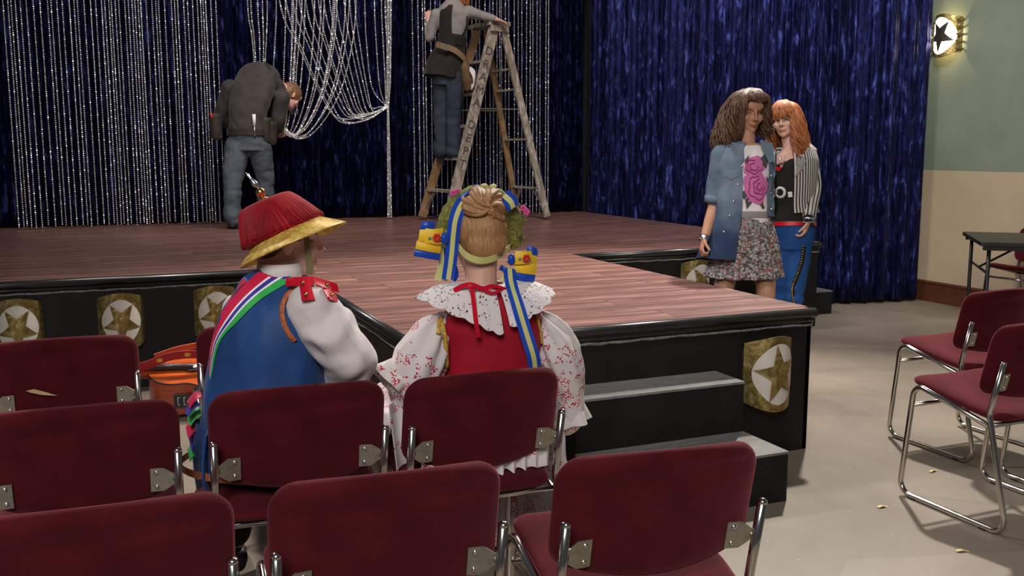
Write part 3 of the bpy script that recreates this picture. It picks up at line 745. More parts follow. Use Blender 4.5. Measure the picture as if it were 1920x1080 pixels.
plain('flower_pink', (.62, .06, .26), .6); plain('flower_red', (.55, .01, .01), .6); plain('leaf_teal', (.09, .32, .20), .6)
def denimm(name, a, b):
    t = NT(name); co = t.co(); f = t.noise(5, 4, co, .6); g = t.noise(420, 2, co); t.base(t.ramp(f, [(.32, a), (.68, b)])).set(.85, spec=.2).bump(g, .15, .003)
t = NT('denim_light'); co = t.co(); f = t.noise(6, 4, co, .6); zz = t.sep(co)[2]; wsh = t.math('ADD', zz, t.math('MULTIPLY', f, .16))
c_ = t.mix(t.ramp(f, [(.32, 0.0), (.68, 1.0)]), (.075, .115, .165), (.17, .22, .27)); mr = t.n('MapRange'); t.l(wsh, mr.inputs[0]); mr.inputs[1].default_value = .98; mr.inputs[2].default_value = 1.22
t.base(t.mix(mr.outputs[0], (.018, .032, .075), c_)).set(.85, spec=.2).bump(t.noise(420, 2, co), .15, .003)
denimm('denim_plain', (.055, .088, .135), (.15, .20, .255)); denimm('denim_faded', (.045, .060, .078), (.115, .135, .15)); denimm('denim_dark', (.020, .026, .040), (.045, .055, .078)); denimm('jeans_blue', (.012, .055, .20), (.028, .105, .33))
t = NT('print_multi'); co = t.co((1, 1, 1.3)); c_ = t.vor(75, co, out='Color'); d = t.vor(75, co)
x, y, z = t.sep(c_); k = t.ramp(x, [(0, (.07, .055, .05)), (.22, (.40, .36, .35)), (.52, (.42, .07, .07)), (.64, (.13, .15, .12)), (.76, (.50, .45, .44))], True)
t.base(t.mix(t.ramp(d, [(.3, 0.0), (.5, .6)]), k, (.055, .05, .045))).set(.85)
t = NT('stripe_bw'); cx = t.co(kind='UV'); u_ = t.sep(cx)[0]; sfun = t.math('SINE', t.math('MULTIPLY', u_, 6.2832))
t.base(t.mix(t.math('GREATER_THAN', sfun, -.05), (.03, .028, .028), (.60, .55, .50))).set(.8)
cloth('shirt_charcoal', (.038, .032, .031), (.062, .053, .050)); cloth('shirt_grey', (.20, .185, .18), (.27, .25, .24)); cloth('tool_leather', (.022, .016, .013), (.045, .034, .026), .6); cloth('belt_tan', (.17, .115, .06), (.22, .15, .085), .6); cloth('pouch_brown', (.10, .055, .03), (.15, .085, .045), .65)
plain('rose_pink', (.55, .14, .34), .8); plain('rose_deep', (.33, .03, .16), .8); plain('rose_leaf', (.055, .06, .055), .8)

UPV = V((0, 0, 1))
def hz(v): v = V((v[0], v[1], 0)); return v.normalized()
def rt(f): return V((f.y, -f.x, 0)).normalized()
def ring_loft(mb, spec, fwd, seg=32, cap=True, e=2.2, a0=None, a1=None, fold=None):
    """spec: (centre, half width, half depth); fwd horizontal facing"""
    n = len(spec); R = []
    for i, (c, rx, ry) in enumerate(spec):
        t_ = (V(spec[min(i+1, n-1)][0])-V(spec[max(i-1, 0)][0])).normalized()
        f = V(fwd); r = rt(f); f2 = (f-t_*f.dot(t_)).normalized(); r2 = (r-t_*r.dot(t_)); r2 = (r2-f2*r2.dot(f2)).normalized(); ring = []
        lo, hi, m = (0, 2*PI, seg) if a0 is None else (a0, a1, seg-1)
        for j in range(seg):
            a = lo+(hi-lo)*j/m; ca, sa = math.cos(a), math.sin(a)
            k = 1+(fold(a, i/(n-1)) if fold else 0); q = 2/e
            ring.append(V(c)+r2*(rx*k*math.copysign(abs(ca)**q, ca))+f2*(ry*k*math.copysign(abs(sa)**q, sa)))
        R.append(ring)
    return R
def torso(mb, spec, fwd, n=5, **k):
    """smooth torso through the given rings"""
    cs = catmull([s[0] for s in spec], n); rx = lerps([s[1] for s in spec], n); ry = lerps([s[2] for s in spec], n)
    return mb.loft(ring_loft(mb, list(zip(cs, rx, ry)), fwd, **k))
def limb(mb, pts, rad, seg=14):
    return mb.tube(catmull(pts, 6), lerps(rad, 6), seg, dome=True)
def hand(mb, w_, fd, pn, th, curl=.35, s=1.0):
    w_, fd = V(w_), V(fd).normalized(); pn = V(pn); pn = (pn-fd*pn.dot(fd)).normalized(); th = V(th); th = (th-fd*th.dot(fd)-pn*th.dot(pn)).normalized()
    def E(c, a, b): return [c+th*(a*math.cos(2*PI*j/14))+pn*(b*math.sin(2*PI*j/14)) for j in range(14)]
    mb.loft([E(w_+fd*(d*s), a*s, b*s) for d, a, b in ((-.01, .022, .016), (.02, .029, .016), (.055, .038, .015), (.085, .039, .012), (.092, .033, .009))])
    for i, (o_, L) in enumerate(((.030, .066), (.0105, .074), (-.010, .069), (-.030, .054))):
        p = w_+fd*(.08*s)+th*(o_*s); P = [p]; d = (fd+th*(o_*2.2)).normalized(); ax = d.cross(pn)
        for q in range(3):
            ang = curl*(.55+.45*q)+.08; d = Matrix.Rotation(ang, 3, ax) @ d; p = p+d*(L*s*(.45, .31, .24)[q]); P.append(p)
        mb.tube(P, [.0088*s, .0083*s, .0075*s, .0066*s], 8, dome=True)
    p = w_+fd*(.022*s)+th*(.024*s); d1 = (fd*.75+th*.62+pn*.25).normalized(); q = p+d1*(.042*s); d2 = (fd*.85+th*.25+pn*(.3+curl*.4)).normalized()
    mb.tube([p, q, q+d2*(.032*s), q+d2*(.05*s)], [.014*s, .0105*s, .0092*s, .0075*s], 8, dome=True)
def foot(mb, ank, fd, L=.2):
    ank, fd = V(ank), hz(fd); s_ = rt(fd)
    R = []
    for d, w_, h_ in ((-.055, .026, .05), (-.03, .036, .075), (.02, .038, .075), (.08, .042, .055), (.13, .042, .038), (.17, .028, .026)):
        c = V((ank.x, ank.y, ank.z-.075+h_/2))+fd*d; R.append([c+s_*(w_*math.cos(2*PI*j/14))+UPV*(h_/2*math.sin(2*PI*j/14)) for j in range(14)])
    mb.loft(R)
class Head:
    def __init__(s, c, f, up=(0, 0, 1), k=1.0):
        s.c = V(c); s.f = V(f).normalized(); u = V(up); s.u = (u-s.f*u.dot(s.f)).normalized(); s.r = s.f.cross(s.u); s.k = k
    def P(s, x, y, z): return s.c+(s.r*x+s.f*y+s.u*z)*s.k
    def L(s, p): d = (V(p)-s.c)/s.k; return d.dot(s.r), d.dot(s.f), d.dot(s.u)
    def E(s, mb, c, r, **k): mb.ell(s.P(*c), tuple(q*s.k for q in r), (s.r, s.f, s.u), **k)
    def add(s, mb):
        E = lambda c, r: s.E(mb, c, r, seg=20, rings=14)
        E((0, -.012, .03), (.074, .094, .085)); E((0, .028, -.03), (.058, .062, .078)); E((0, .045, -.072), (.043, .042, .036)); E((0, .076, -.088), (.021, .018, .018))
        E((0, .066, .045), (.052, .026, .035))
        for q in (-1, 1):
            E((q*.036, .058, -.022), (.026, .026, .028)); E((q*.074, -.010, -.016), (.009, .016, .029)); E((q*.080, -.019, -.010), (.008, .010, .023)); E((q*.0105, .097, -.028), (.0075, .009, .007))
        mb.tube([s.P(0, .086, .022), s.P(0, .098, -.004), s.P(0, .109, -.022)], [.008*s.k, .0085*s.k, .0100*s.k], 10, dome=True)
        E((0, .085, -.052), (.020, .012, .010)); E((0, .087, -.057), (.021, .009, .0055)); E((0, .084, -.067), (.017, .010, .0065))
    def dent(s, co, no):
        x, y, z = s.L(co)
        if y < .03 or abs(z) > .1: return 0
        d = 0
        for q in (-1, 1): d -= .011*math.exp(-(((x-q*.031)/.016)**2+((z-.004)/.012)**2))
        d -= .002*math.exp(-((z+.062)/.003)**2-(x/.022)**2) if y > .07 else 0
        return d*s.k
    def face(s, root, lip='lip_pink', down=0.0, brow='hair_brown', bvh=None, closed=False):
        def onface(x, z, off=.001):
            if bvh is None: return s.P(x, .1, z)
            h = bvh.ray_cast(s.P(x, .25, z), -s.f); return (h[0] if h[0] else s.P(x, .085, z))+s.f*(off*s.k)
        for q in (-1, 1):
            if not closed:
                m = MB(); c = onface(q*.031, .002, -.006); m.ell(c, tuple(v*s.k for v in (.0125, .0080, .0056)), (s.r, s.f, s.u)); ey = m.build('eye', 'eye_white', root)
                m = MB(); m.ell(c+(s.f*.0062-s.u*(.002+down*.004))*s.k, tuple(v*s.k for v in (.0056, .0032, .0052)), (s.r, s.f, s.u)); m.build('iris', 'iris', ey)
            m = MB(); m.tube([onface(q*.031+(a*.0155), .0025+.0062*(1-a*a)-down*.004, .0015) for a in (-1, -.6, -.2, .2, .6, 1)], [.0009, .0016, .002, .002, .0018, .001], 6); m.build('eyelash', 'lash', root)
            m = MB(); m.tube([onface(q*(.014+a*.036), .021+.006*math.sin(a*2.4), .001) for a in (0, .25, .5, .75, 1)], [.0016, .0025, .0027, .0022, .001], 6, flat=.6); m.build('eyebrow', brow, root)
        m = MB()
        for z0, h_ in ((-.0575, .0032), (-.0665, .0040)):
            m.tube([onface(a*.0225, z0+(.0035*(a*a) if z0 > -.06 else .006*a*a), -.0005) for a in (-1, -.6, -.2, .2, .6, 1)], [h_*k for k in (.25, .75, 1, 1, .75, .25)], 8)
        m.build('lips', lip, root)
def cast(bvh, u, v, off=.004, fb=None):
    d = (at(u, v, D=1)-CP).normalized(); h = bvh.ray_cast(CP, d)
    if h[0] is None:
        if fb is None: return None
        q = bvh.find_nearest(fb if isinstance(fb, V) else at(u, v, D=fb)); return q[0]-d*off
    return h[0]-d*off
def patch(bvh, poly, fb, off=.004, rings=4, th=.002):
    """flat print on a garment: outline in photograph pixels laid on the garment's surface"""
    n = len(poly); cu = sum(p[0] for p in poly)/n; cv = sum(p[1] for p in poly)/n; m = MB()
    P = [cast(bvh, cu, cv, off, fb)]
    for q in range(1, rings+1): P += [cast(bvh, cu+(a-cu)*q/rings, cv+(b-cv)*q/rings, off, fb) for a, b in poly]
    F = [(0, 1+i, 1+(i+1) % n) for i in range(n)]
    for q in range(rings-1):
        for i in range(n): F.append((1+q*n+i, 1+(q+1)*n+i, 1+(q+1)*n+(i+1) % n, 1+q*n+(i+1) % n))
    return m.add(P, F)
def band(bvh, e0, e1, fb, f0=0., f1=1., off=.004, n=26, k=3):
    A = catmull([V((*p, 0)) for p in e0], 8); B = catmull([V((*p, 0)) for p in e1], 8)
    def pick(L, t_): x = t_*(len(L)-1); i = min(int(x), len(L)-2); return L[i].lerp(L[i+1], x-i)
    return MB().slab(lambda u, v: (lambda p: cast(bvh, p.x, p.y, off, fb))(pick(A, u).lerp(pick(B, u), f0+(f1-f0)*v)), n, k, .0015)
def locks(m, hd, spec, rnd, seg=6):
    """spec: list of (phi, pts[(radial, height)], r0, r1, wave)"""
    for phi, pts, r0, r1, wv_ in spec:
        d = hd.f*math.cos(phi)+hd.r*math.sin(phi); sd_ = hd.u.cross(d); ph = rnd.uniform(0, 6.28); fr = rnd.uniform(.8, 1.3); P = []
        pts = [hd.c+d*(a*hd.k)+hd.u*(b*hd.k) for a, b in pts]; Q = catmull(pts, 5); n = len(Q)
        for i, p in enumerate(Q):
            t_ = i/(n-1); w_ = wv_*t_*1.2; P.append(p+sd_*(w_*math.sin(ph+t_*12*fr))+d*(w_*.8*math.cos(ph+t_*12*fr)))
        m.tube(P, [r0*(1-.15*i/n) if i < n*.7 else r0+(r1-r0)*((i/n-.7)/.3) for i in range(n)], seg, flat=.6, fdir=d)

# ------------------------------------------------------------------ boy in the tasselled hat
def boy():
    fb = hz((.55, .83)); r = rt(fb); B = V((.457, 2.80, 0))
    root = thing('person', B, 'person in a red fringed hat, blue vest and striped sash, seated with back turned', 'person')
    hf = V((.95, -.02, -.09)); hd = Head(at(546, 453, y=2.80)+V((.0, .06, .0)), hf, V((-.10, 0, 1)), .96)
    nk = V((.465, 2.83, 1.02)); m = MB()
    torso(m, [(V((.40, 2.80, .50)), .15, .11), (V((.40, 2.80, .62)), .135, .10), (V((.405, 2.81, .80)), .14, .10), (V((.42, 2.82, .92)), .13, .085), (V((.45, 2.83, .99)), .085, .065)], fb)
    limb(m, [nk-UPV*.04, hd.P(0, -.03, -.08), hd.P(0, -.02, -.02)], [.062, .056, .055])
    hd.add(m)
    shR = at(580, 576, y=2.69); shL = V((.38, 2.97, .91))
    eR = at(655, 692, y=2.69); wR = V((.63, 2.93, .63)); limb(m, [shR, shR.lerp(eR, .5), eR, eR.lerp(wR, .5), wR], [.055, .05, .042, .036, .027])
    eL = V((.36, 3.05, .72)); wL = V((.45, 3.14, .63)); limb(m, [shL, shL.lerp(eL, .5), eL, eL.lerp(wL, .5), wL], [.055, .05, .042, .036, .027])
    hand(m, wR, (-.5, .85, -.1), (0, 0, -1), (-.85, -.5, 0), .4, .95); hand(m, wL, (.9, .3, -.1), (0, 0, -1), (-.3, .9, 0), .4, .95)
    for s, hx, kx in ((1, .53, .57), (-1, .36, .34)):
        limb(m, [V((hx, 2.78, .54)), V(((hx+kx)/2, 2.98, .55)), V((kx, 3.17, .53)), V((kx, 3.20, .30)), V((kx, 3.20, .09))], [.085, .08, .06, .05, .036]); foot(m, V((kx, 3.20, .085)), (0, 1, 0))
    body = fuse(m, .0055, 3, hd.dent); bo = body.build('body', 'skin_pale', root); hd.face(root, 'lip_pink', .8, 'hair_light_brown', body.bvh(), closed=True)
    # trousers and shoes
    m = MB()
    for s, hx, kx in ((1, .53, .57), (-1, .36, .34)): limb(m, [V((hx, 2.76, .545)), V(((hx+kx)/2, 2.98, .552)), V((kx, 3.17, .535)), V((kx, 3.20, .30)), V((kx, 3.20, .14))], [.098, .095, .078, .07, .062])
    fuse(m, .01, 3).build('trousers', 'cloth_black', root)
    for kx in (.57, .34): m = MB(); foot(m, V((kx, 3.20, .088)), (0, 1, 0)); mm = fuse(m, .007, 2, lambda c, n: .006 if c.z > .012 else 0); mm.build('shoe', 'black_plastic', root)
    # vest
    vs = [(V((.40, 2.80, .475)), .205, .16), (V((.405, 2.80, .60)), .192, .155), (V((.412, 2.80, .74)), .172, .148), (V((.42, 2.80, .86)), .152, .132), (V((.438, 2.805, .94)), .126, .108), (V((.448, 2.82, .995)), .108, .08), (V((.462, 2.83, 1.035)), .070, .062)]
    m = MB(); torso(m, vs, fb, seg=44)
    wr_ = lambda c, n: .008*fbm(c+V((3, 1, 0)), 5)+.012*fbm(V((c.x, c.y, c.z*.3)), 11)
    vest = fuse(m, .007, 4, wr_); vb = vest.bvh(); vo = vest.build('vest', 'satin_blue', root)
    # orange hem where the vest hangs past the chair
    cs = ring_loft(None, [(vs[0][0]+V((0, 0, .008)), .252, .177), (vs[0][0]+V((0, 0, .03)), .251, .176)], fb, seg=60)
    MB().loft(cs, cap=False).build('hem_trim', 'braid_orange', vo)
    # lower drape of the vest beside the chair, with layered ribbons beneath
    dr = MB().slab(lambda u, v: V((.222-.012*math.sin(v*3)+.012*math.sin(u*7), 2.70+.20*u+.02*v, .62-.21*v+.02*math.sin(u*6)*v)), 12, 10, .006); dro = dr.build('vest_drape', 'satin_blue', root)
    MB().slab(lambda u, v: V((.212+.012*math.sin(u*7), 2.70+.20*u+.02, .425-.028*v+.02*math.sin(u*6))), 12, 2, .008).build('drape_trim', 'braid_orange', dro)
    for i, (c, dz) in enumerate((('sash_red', .70), ('sash_blue', .672), ('sash_green', .644), ('sash_red', .612), ('sash_blue', .58), ('sash_green', .55))):
        MB().slab(lambda u, v: V((.230-.036*v-.006*(i % 2), 2.82+.10*u, dz-.03*v*v+.006*math.sin(u*5+i))), 6, 6, .003).build('ribbon_loop', c, root)
    MB().slab(lambda u, v: V((.225+.02*u, 2.78+.06*u, .40-.085*v+.02*u)), 3, 4, .002).build('ribbon_tail', 'sash_red', root)
    MB().tube(catmull([(.24, 2.80, .39), (.252, 2.80, .35), (.235, 2.81, .31), (.25, 2.82, .29)], 5), .007, 6, flat=.3).build('ribbon_tail', 'sash_green', root)
    # sash
    e0 = [(516, 490), (505, 494), (470, 522), (430, 565), (402, 610), (393, 650), (392, 700)]; e1 = [(590, 519), (573, 515), (526, 538), (485, 564), (447, 601), (411, 642), (394, 712)]
    sh = thing('sash', (0, 0, 0), None, None) if False else None
    parts = [('sash_red', 0, .37), ('sash_white', .37, .45), ('sash_blue', .45, .61), ('sash_white', .61, .69), ('sash_green', .69, 1.)]
    so = None
    for c, a, b in parts:
        q = band(vb, e0, e1, 2.72, a, b, .006).build('sash' if so is None else 'sash_stripe', c, so or root)
        if so is None: so = q
    for a, b, c_ in (([(455, 522), (430, 545), (415, 575)], [(462, 527), (437, 552), (420, 580)], 'sash_red'),): band(vb, a, b, 2.78, off=.006, n=10, k=2).build('sash_edge', c_, root)
    # shirt sleeves and collar
    def sleeve(sh_, e_, w_, seed):
        m = MB(); limb(m, [sh_, sh_.lerp(e_, .35)+V((.012, -.012, 0)), sh_.lerp(e_, .75)+V((.015, -.015, 0)), e_, e_.lerp(w_, .55), w_], [.070, .080, .080, .072, .060, .040], 18)
        ax = (e_-sh_).normalized()
        f = lambda c, n: .020*math.sin(30*(c-sh_).dot(ax)+5*noise.noise(c*8+V((seed, 0, 0))))*noise.noise(c*6)+.010*fbm(c+V((seed, 0, 0)), 12)
        return fuse(m, .0065, 3, f)
    sl = sleeve(shR+V((.004, -.0, -.004)), eR, wR, 1); slo = sl.build('sleeve', 'cloth_white', root); sb = sl.bvh(); sleeve(shL, eL, wL, 5).build('sleeve', 'cloth_white', root)
    m = MB(); m.loft([[nk+V((math.cos(a)*q*.9, math.sin(a)*q, z)) for a in [2*PI*j/28 for j in range(28)]] for q, z in ((.066, -.005), (.070, .03), (.066, .055), (.060, .052), (.060, .0))], cap=False); m.build('collar', 'cloth_white', root)
    # armhole braid
    arm = [(550, 541), (538, 553), (530, 572), (529, 592), (534, 612), (544, 630), (553, 640)]
    un = MB(); un.v = sl.v+vest.v; un.f = sl.f+[tuple(i+len(sl.v) for i in f) for f in vest.f]; ub = un.bvh()
    P = [cast(ub, u, v, .002, 2.62) for u, v in arm]; MB().tube(catmull(P, 5), .0085, 8, flat=.6).build('armhole_braid', 'braid_orange', vo)
    # epaulette ribbons with sequins
    def ep(poly, seqs):
        both = MB(); both.v = sl.v+vest.v; both.f = sl.f+[tuple(i+len(sl.v) for i in f) for f in vest.f]; bb_ = both.bvh()
        def onball(u, v, k=.086):
            d = (at(u, v, D=1)-CP).normalized(); c_ = shR+V((0, 0, -.012)); t0 = (c_-CP).dot(d); q = CP+d*t0; h2 = (q-c_).length; return q-d*math.sqrt(max(0, k*k-h2*h2)) if h2 < k else q
        K = [onball(u, v) for u, v in poly]
        o = MB().slab(lambda s_, t_: K[0].lerp(K[1], s_).lerp(K[3].lerp(K[2], s_), t_)-FW*(.006*math.sin(PI*s_)), 8, 5, .002).build('epaulette', 'ribbon_red', root)
        for u, v in seqs: p = onball(u, v, .094); MB().ell(p, .0062, seg=10, rings=6).build('sequin', 'gold_metal', o)
    ep([(536, 521), (587, 519), (588, 535), (536, 537)], [(546, 527), (567, 531)]); ep([(562, 535), (582, 532), (590, 562), (566, 565)], [(573, 552)])
    ep([(586, 519), (632, 532), (635, 549), (590, 533)], [(613, 534)]); ep([(604, 540), (626, 545), (634, 567), (614, 560)], [(622, 553)])
    # hair under the brim
    m = MB(); rnd_ = random.Random(3)
    hd.E(m, (0, -.018, .032), (.079, .097, .086), seg=24, rings=16); hd.E(m, (0, -.055, -.02), (.066, .055, .052), seg=20, rings=12)
    fuse(m, .007, 2, lambda c, n: .003*fbm(c, 60)+(-.03 if hd.L(c)[1] > .035 or (abs(hd.L(c)[0]) > .06 and hd.L(c)[2] < -.0 and hd.L(c)[1] > -.035) else 0)).build('hair', 'hair_brown', root)
    # hat: brim cone, crown, fringe, finial and chin strap (worn: a part of the person)
    ax = (RT*-.40+UP*.90-FW*.07).normalized(); s1 = (RT*.9+UP*.4); s1 = (s1-ax*s1.dot(ax)).normalized(); s2 = ax.cross(s1); Dh = hd.c.dot(FW)-CP.dot(FW)
    cB = at(548, 453, D=Dh-.005)
    def circ(c, q, n=56): return [c+(s1*math.cos(2*PI*j/n)+s2*math.sin(2*PI*j/n))*q for j in range(n)]
    hat = MB().loft([circ(cB+ax*z, q) for q, z in ((.098, .040), (.166, -.008), (.1685, -.011), (.166, -.014), (.096, .032))], cap=False).build('hat_brim', 'brocade_gold', root); hat['label'] = 'gold brocade hat brim'
    cC = cB+ax*.034-s1*.012
    cr = MB().loft([circ(cC+ax*z-s1*z*.12, q, 64) for q, z in ((.119, -.004), (.117, .018), (.098, .062), (.079, .098), (.074, .102), (.04, .104))]).build('hat_crown', 'felt_red', hat)
    m = MB(); rr = random.Random(9)
    for j in range(190):
        a = 2*PI*j/190; d = s1*math.cos(a)+s2*math.sin(a); z1 = .004+rr.uniform(-.005, .005); sw_ = rr.uniform(-.004, .004); tn = s1*-math.sin(a)+s2*math.cos(a)
        pts = [cC+ax*.103-s1*.0123+d*.073, cC+ax*.097-s1*.0117+d*.082, cC+ax*.06-s1*.007+d*.103+tn*sw_*.5, cC+ax*z1+d*.1275+tn*sw_]
        m.tube(catmull(pts, 3), .0021, 4, cap=True)
    fr = m.build('fringe', 'fringe_red', hat); fr['kind'] = 'stuff'
    tp = cC+ax*.104-s1*.0125
    MB().lathe([(.022, 0), (.02, .006), (.008, .012), (.006, .02)], tp, ax).build('finial_base', 'gold_metal', hat); MB().ell(tp+ax*.03, .0145).build('finial_ball', 'gold_metal', hat)
    m = MB(); d2 = (ax-s1*.25).normalized(); m.lathe([(.002, .0), (.008, .012), (.009, .022), (.005, .034), (.003, .044), (.0055, .052), (.002, .058)], tp+ax*.042, d2, 12); m.build('finial_tip', 'silver_metal', hat)
    bb_ = body.bvh(); P = [at(u, v, D=Dh-.072+.02*i/4) for i, (u, v) in enumerate(((574, 444), (577, 465), (579, 485), (580, 503), (581, 516)))]
    MB().ribbon(P, .018, RT, .002).build('chin_strap', 'olive_strap', hat)
boy()
# ------------------------------------------------------------------ girl in the embroidered dress
def seated_girl():
    B = V((1.03, 2.75, 0)); fb = hz((.03, 1)); YB = 2.70
    root = thing('person', B, 'person with a blond bun, ribboned green wreath and embroidered white dress, seated with back turned', 'person')
    hd = Head(V((1.056, 2.755, 1.125)), V((.05, 1, -.12)), V((0, 0, 1)), 1.0); nk = V((1.045, 2.70, .985))
    m = MB(); torso(m, [(V((1.05, 2.70, .52)), .14, .10), (V((1.06, 2.70, .62)), .125, .09), (V((1.07, 2.70, .76)), .13, .09), (V((1.068, 2.70, .89)), .13, .08), (V((1.052, 2.705, .965)), .07, .058)], fb)
    limb(m, [nk-UPV*.05, nk+V((0, .01, .03)), hd.P(0, -.025, -.03)], [.056, .049, .05]); hd.add(m)
    shL, shR = V((.925, 2.71, .870)), V((1.20, 2.70, .865)); eL, eR = V((.815, 2.73, .70)), V((1.315, 2.73, .66)); wL, wR = V((.93, 2.95, .63)), V((1.17, 2.97, .62))
    for a, b, c in ((shL, eL, wL), (shR, eR, wR)): limb(m, [a, a.lerp(b, .5), b, b.lerp(c, .5), c], [.046, .041, .036, .031, .024])
    hand(m, wL, (.8, .55, -.2), (0, 0, -1), (-.5, .8, 0), .4, .88); hand(m, wR, (-.8, .55, -.2), (0, 0, -1), (.5, .8, 0), .4, .88)
    for hx, kx in ((.95, .93), (1.12, 1.14)):
        limb(m, [V((hx, 2.72, .545)), V((hx, 2.95, .55)), V((kx, 3.13, .52)), V((kx, 3.14, .30)), V((kx, 3.12, .09))], [.08, .075, .055, .045, .034]); foot(m, V((kx, 3.12, .085)), (0, 1, 0))
    body = fuse(m, .0055, 3, hd.dent); body.build('body', 'skin_fair', root); hd.face(root, 'lip_pink', .3, 'hair_blond', body.bvh())
    # dress skirt over lap, knees and the sides of the chair
    m = MB(); fx = V((0, 1, 0))
    def lapring(c, rx, rz, n=40): return [V(c)+V((rx*math.copysign(abs(math.cos(a))**.75, math.cos(a)), 0, rz*math.copysign(abs(math.sin(a))**.9, math.sin(a)))) for a in [2*PI*j/n for j in range(n)]]
    m.loft([lapring((1.03, y, z), rx, rz) for y, z, rx, rz in ((2.585, .53, .14, .05), (2.63, .545, .20, .075), (2.80, .56, .235, .085), (3.0, .565, .265, .085), (3.12, .55, .27, .085), (3.2, .52, .25, .07))])
    ring_ = lambda cx, cy, z, rx, ry: (V((cx, cy, z)), rx, ry)
    torso(m, [ring_(1.03, 3.10, .58, .25, .10), ring_(1.03, 3.11, .45, .275, .115), ring_(1.035, 3.10, .25, .30, .14), ring_(1.04, 3.10, .05, .325, .17)], fb, seg=44)
    for x, y0, y1, zt in ((.735, 2.70, 3.02, .60), (1.295, 2.62, 3.04, .58)):
        s = -1 if x < 1 else 1
        m.loft([[V((x+s*q+.024*math.cos(a), (y0+y1)/2+(y1-y0)/2*k*math.sin(a), z)) for a in [2*PI*j/20 for j in range(20)]] for z, q, k in ((zt, -.05, .7), (zt-.06, -.005, .9), (.40, 0, 1), (.22, .012, 1.05), (.09, .02, 1.1))])
    fo = lambda c, n: (.012*math.sin(c.x*48+5*noise.noise(c*4))*min(1, max(0, (.60-c.z)*3))+.008*fbm(c, 9)) if c.z < .6 else .006*fbm(c, 9)
    sk = fuse(m, .009, 3, fo); sk.build('skirt', 'embroidered_white', root)
    # gathered waist ruffle resting on the seat behind
    MB().slab(lambda u, v: V((.80+.40*u, 2.545+.012*math.sin(u*70)*(1-v), .452+.075*v+.006*math.sin(u*60))), 80, 4, .006).build('waist_ruffle', 'embroidered_white', root)
    # bodice
    m = MB(); vs = [(V((1.05, 2.70, .56)), .150, .115), (V((1.062, 2.70, .66)), .145, .108), (V((1.07, 2.70, .78)), .156, .108), (V((1.068, 2.70, .87)), .172, .10), (V((1.066, 2.70, .92)), .165, .085), (V((1.06, 2.70, .95)), .115, .068), (V((1.052, 2.70, .968)), .065, .053)]
    torso(m, vs, fb, seg=44); vest = fuse(m, .006, 4, lambda c, n: .004*fbm(c, 8)); vb = vest.bvh(); vo = vest.build('bodice', 'red_wool', root)
    BR = []
    for side in ([(819, 583), (826, 597), (832, 620), (836, 648), (838, 690)], [(1003, 583), (1008, 600), (1013, 620), (1016, 645)]):
        BR.append(side)
    # blouse sleeves: gathered puffs with embroidered cuffs
    def sleeve(pts, rad, seed, ax, name='sleeve'):
        m = MB(); limb(m, pts, rad, 22); ax = V(ax).normalized(); a0 = V(pts[0])
        def f(c, n):
            d = c-a0; h_ = d.dot(ax); e_ = d-ax*h_; an = math.atan2(e_.dot(V((0, 1, 0))), e_.dot(ax.cross(V((0, 1, 0)))))
            return .0075*math.sin(an*9+seed+2.5*noise.noise(c*6))*max(0, 1-h_*3.2)+.006*fbm(c+V((seed, 0, 0)), 13)
        q = fuse(m, .0065, 3, f); return q, q.build(name, 'embroidered_white', root)
    q1, _ = sleeve([V((.918, 2.70, .880)), V((.878, 2.69, .850)), V((.845, 2.69, .785)), V((.825, 2.70, .71)), V((.83, 2.74, .64))], [.036, .058, .080, .078, .06], 1, (-.4, 0, -1))
    q2, _ = sleeve([V((1.215, 2.69, .872)), V((1.255, 2.69, .838)), V((1.292, 2.69, .765)), V((1.318, 2.70, .66)), V((1.335, 2.71, .545))], [.036, .058, .076, .070, .058], 4, (.4, 0, -1))
    un = MB()
    for g in (vest, q1, q2): n0 = len(un.v); un.v += g.v; un.f += [tuple(i+n0 for i in f) for f in g.f]
    ub = un.bvh()
    for side in BR: MB().tube(catmull([cast(ub, u, v, .006, 2.62) for u, v in side], 6), .0072, 8, flat=.6).build('armhole_braid', 'braid_gold', vo)
    def flounce(c, d, r0, r1, L, seed):
        c, d = V(c), V(d).normalized(); u = d.orthogonal().normalized(); w_ = d.cross(u)
        MB().slab(lambda a, b: c+d*(L*b)+(u*math.cos(a*2*PI)+w_*math.sin(a*2*PI))*((r0+(r1-r0)*b)*(1+.16*b*math.sin(a*2*PI*6+seed))), 60, 8, .003).build('cuff_flounce', 'embroidered_white', root)
    flounce((.82, 2.72, .755), (-.60, -.05, -.5), .052, .080, .085, 1); flounce((1.335, 2.71, .59), (.15, 0, -1), .058, .070, .06, 2)
    MB().slab(lambda u, v: V((.735+.12*u+.02*v, 2.66+.03*math.sin(u*6), .66-.20*v+.03*u)), 14, 14, .004).build('skirt_fold', 'embroidered_white', root)
    # lace collar in two scalloped halves meeting at the back
    def collar(a0, a1, tip):
        def fn(u, v):
            a = a0+(a1-a0)*u; ca, sa = math.cos(a), math.sin(a); sc_ = 1+.07*abs(math.sin(u*PI*11))*v
            bk = abs(sa)**1.5; rr_ = .055+(.155*(1-bk)+.066*bk)*v*sc_; dz = (.028*(1-bk)+(.115+tip*max(0, 1-abs(u-(1 if tip > 0 else 0))*6)*.0)*bk)*v*v**.2*sc_
            ex = tip*max(0, 1-(1-u)*5 if a1 > a0 else 0)*v
            return V((1.055+rr_*ca*1.02, 2.70+rr_*sa*1.0-.008*v, .998-dz-ex+.016*math.sin(PI*v)))
        return MB().slab(fn, 60, 10, .0025)
    MB_ = collar(PI*.55, PI*1.5+.05, .018); MB_.build('collar', 'lace_white', root); collar(PI*2.45, PI*1.5+.22, 0).build('collar', 'lace_white', root)
